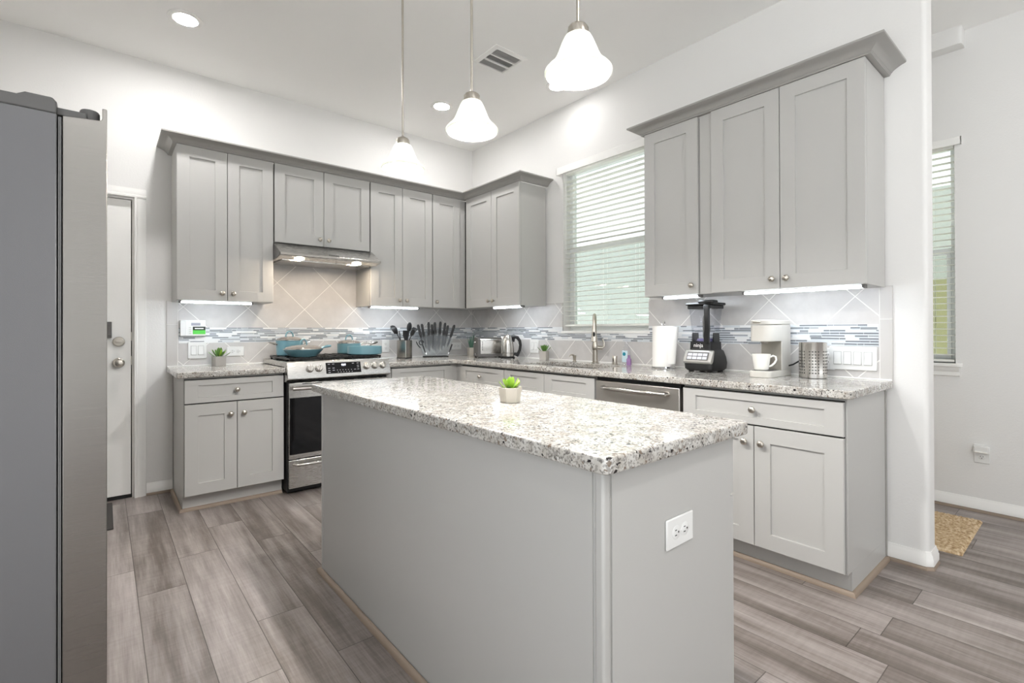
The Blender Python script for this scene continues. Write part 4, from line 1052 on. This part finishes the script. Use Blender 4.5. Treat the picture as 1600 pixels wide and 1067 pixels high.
t = thing('paper_towel_roll', 'white paper towel roll standing right of the sink', 'paper towel', (-.15, -2.448, Z0+.0125), 0)
MB().lathe([(.021, 0), (.072, 0), (.0725, .004), (.072, .272), (.021, .272)], seg=48, cap0=False, cap1=False).build('roll', M_paper, t)
MB().lathe([(.021, 0), (.021, .272)], seg=24, cap0=False, cap1=False).build('core', M_wood_q, t)
fl = []
for k in range(9):
    u = k/8; px_, py_ = -.045+.05*u, -.0575-.002-.052*math.sin(u*1.6)
    fl.append([(px_, py_, .268), (px_+.001, py_-.001, .268), (px_+.001+.004, py_-.001+.028*u, .02), (px_+.004, py_+.028*u, .02)])
MB().rings(fl).build('loose_sheet', M_paper, t)
t = thing('paper_towel_holder', 'wire paper towel holder with looped top on the counter', 'paper towel holder', (-.15, -2.448, Z0))
MB().lathe([(0, 0), (.078, 0), (.08, .005), (.076, .011), (0, .012)], seg=40, cap0=False, cap1=False).build('base', M_chrome, t)
m = MB().tube([(0, 0, .01), (0, 0, .29)], .005, 10); m.tube([(.0, -.012*math.sin(a), .304-.016*math.cos(a)) for a in [2*PI*k/14 for k in range(15)]], .0028, 8); m.build('post', M_chrome, t)

# ================================================================== blender
t = thing('countertop_blender', 'black countertop blender with clear jar and silver buttons', 'blender', (-.175, -2.765, Z0), -90)
def rr4(wx, wy, z, r=.03, dy=0): return [(p[0], p[1]+dy, z) for p in rounded([(-wx, -wy), (wx, -wy), (wx, wy), (-wx, wy)], r, 5)]
MB().rings([rr4(.084, .088, .008), rr4(.094, .1, .02), rr4(.097, .102, .055), rr4(.09, .096, .09, .03, .006), rr4(.078, .082, .128, .03, .014), rr4(.07, .072, .136, .03, .016)]).build('base', M_black, t)
for xx in (-.06, .06):
    for yy in (-.065, .065): MB().lathe([(.016, 0), (.016, .01), (0, .01)], (xx, yy, 0), seg=16).build('foot', M_blackm, t)
pn = MB().prism([(-.104, .052), (-.112, .062), (-.108, .075), (-.082, .128), (-.07, .136), (-.06, .13), (-.08, .052)], -.092, .092, 'x').build('front_panel', mat('silver_plastic', rgb(176, 174, 170), .35, .6), t, bev=.006, seg=3)
kp_ = MB().prism([(-.1115, .074), (-.1085, .074), (-.0845, .123), (-.0875, .123)], -.07, .07, 'x').build('button_panel', M_grayplastic, pn, bev=.001)
bm_ = MB()
for r_ in range(2):
    for k in range(4):
        z = .080+r_*.02; y_ = -.1125+(z-.074)*.49; bm_.prism([(y_-.0012, z), (y_+.001, z), (y_+.001+.0075, z+.0155), (y_-.0012+.0075, z+.0155)], -.064+k*.033, -.036+k*.033, 'x')
bm_.build('button', mat('button_pale', rgb(206, 208, 216), .3), pn)
MB().rings([rr4(.072, .072, .135, .02), rr4(.070, .070, .185, .02), rr4(.066, .066, .185, .02), rr4(.066, .066, .14, .02)]).build('jar_collar', M_black, t)
text('ninja', .034, mat('logo_white', rgb(240, 240, 240), .4), t, (-.008, -.0735, .163), name='logo')
MB().box(-.052, .03, -.0732, -.0718, .141, .1435).build('logo_rule', M_grayplastic, t)
MB().rings([rr4(.060, .060, .186, .02), rr4(.066, .066, .26, .02), rr4(.078, .078, .405, .022), rr4(.0755, .0755, .405, .02), rr4(.063, .063, .26, .018), rr4(.057, .057, .19, .018)]).build('jar', M_jar, t)
for s in (-1, 1): MB().prism([(s*.062, .18), (s*.073, .18), (s*.071, .235), (s*.067, .24)], -.035, .035, 'y').build('jar_clip', M_black, t)
B(-.079, .079, -.079, .079, .388, .412).build('lid_seal', M_black, t, bev=.006)
MB().rings([rr4(.09, .086, .412, .02), rr4(.092, .09, .418, .02), rr4(.09, .086, .426, .02)]).build('lid', M_black, t)
B(.0, .094, -.094, -.02, .42, .440).build('lid_latch', M_black, t, bev=.007)
MB().lathe([(.007, .19), (.009, .2), (.016, .215), (.0165, .30), (.018, .303), (.018, .309), (.0165, .312), (.014, .345), (.0095, .35), (.009, .39)], seg=16).build('blade_shaft', M_grayplastic, t)
m = MB()
for z, a in ((.21, .3), (.225, 1.9), (.26, 2.8)):
    for s in (0, PI): m.prism([(.01*math.cos(a+s)-.004*math.sin(a+s), .01*math.sin(a+s)+.004*math.cos(a+s)), (.048*math.cos(a+s), .048*math.sin(a+s)), (.01*math.cos(a+s)+.004*math.sin(a+s), .01*math.sin(a+s)-.004*math.cos(a+s))], z, z+.0015, 'z')
m.build('blade', M_chrome, t)
m = MB().rings([[(x_-hw, y_, z), (x_+hw, y_, z), (x_+hw, y_+.022, z), (x_-hw, y_+.022, z)] for x_, y_, z, hw in ((.052, -.092, .18, .016), (.052, -.095, .225, .016), (.066, -.112, .262, .015), (.068, -.117, .30, .014), (.064, -.114, .38, .015), (.055, -.095, .414, .018))]); m.build('jar_handle', M_black, t, bev=.004)
MB().lathe([(.05, .187), (.056, .192), (.05, .205)], seg=28, cap0=False, cap1=False).build('jar_gasket', mat('violet_tint', rgb(170, 160, 214), .2, trans=.6), t)

# ================================================================== coffee maker, mug, caddy
t = thing('coffee_maker', 'slim pale grey single cup coffee maker with a mug on its tray', 'coffee maker', (-.05, -3.157, Z0), -90)
cw = .057
def cm(y0, y1, z0, z1, r=.05): return MB().prism(rounded([(-cw, y1, .006), (-cw, y0, r), (cw, y0, r), (cw, y1, .006)], .01, 8), z0, z1, 'z')
cm(-.285, 0, 0, .034, .03).build('drip_base', M_coffee, t, bev=.002)
MB().prism(rounded([(-cw+.0012, 0, .006), (-cw+.0012, -.125, .004), (cw-.0012, -.125, .004), (cw-.0012, 0, .006)], .01), .034, .286, 'z').build('column', M_coffee, t, bev=.002)
cm(-.285, -.12, .195, .284).build('brew_head', M_coffee, t, bev=.003)
cm(-.288, -.01, .287, .312).build('lid', M_coffee, t, bev=.004)
B(-.03, .012, -.295, -.283, .295, .304).build('lid_handle', M_nickel, t, bev=.003)
B(-cw+.004, cw-.004, -.1275, -.124, .036, .194).build('recess', M_coffee_in, t)
B(-cw+.012, cw-.012, -.265, -.14, .0335, .0352).build('drip_grate', M_grayplastic, t)
MB().lathe([(.022, .196), (.016, .182), (0, .182)], (0, -.21, 0), seg=20).build('spout', M_coffee_in, t)
MB().tube([(cw-.002, -.03, .055), (cw+.02, -.03, .062), (cw+.055, -.03, .085), (cw+.085, -.005, .1), (cw+.105, .008, .096), (cw+.135, .018, .06), (cw+.16, .028, .085)], .0042, 8).build('power_cord', M_blackm, t)
t = thing('coffee_mug', 'white mug on the drip tray of the coffee maker', 'mug', (-.265, -3.140, Z0+.036), -62)
MB().lathe([(0, 0), (.033, 0), (.037, .004), (.043, .05), (.0485, .088), (.0470, .089), (.0455, .087), (.040, .05), (.034, .008), (0, .006)], seg=40, cap0=False, cap1=False).build('cup', M_ceram, t)
MB().tube([(.044, 0, .072), (.058, 0, .080), (.071, 0, .074), (.074, 0, .058), (.066, 0, .04), (.052, 0, .026), (.039, 0, .02)], .0052, 10).build('handle', M_ceram, t)

t = thing('utensil_caddy', 'round perforated stainless caddy left of the four gang switch', 'caddy', (-.13, -3.352, Z0))
cr_, ch = .0655, .19
MB().lathe([(.06, 0), (cr_, .002), (cr_, ch-.004), (cr_+.0015, ch), (cr_-.002, ch), (cr_-.0025, .004), (0, .003)], seg=56).build('body', M_steelv, t)
hm = MB()
for r_ in range(8):
    for k in range(30):
        if k % 5 == 4: continue
        a = 2*PI*k/30+.1; z = .028+r_*.0162
        c_, s_ = math.cos(a), math.sin(a); rr_ = cr_+.0004
        L = [[(c_*q*rr_/cr_-s_*.0036*math.cos(b), s_*q*rr_/cr_+c_*.0036*math.cos(b), z+.0036*math.sin(b)) for b in [2*PI*i/8 for i in range(8)]] for q in (cr_-.001, cr_+.0001)]
        hm.rings(L)
o = hm.build('perforations', M_holes, t)
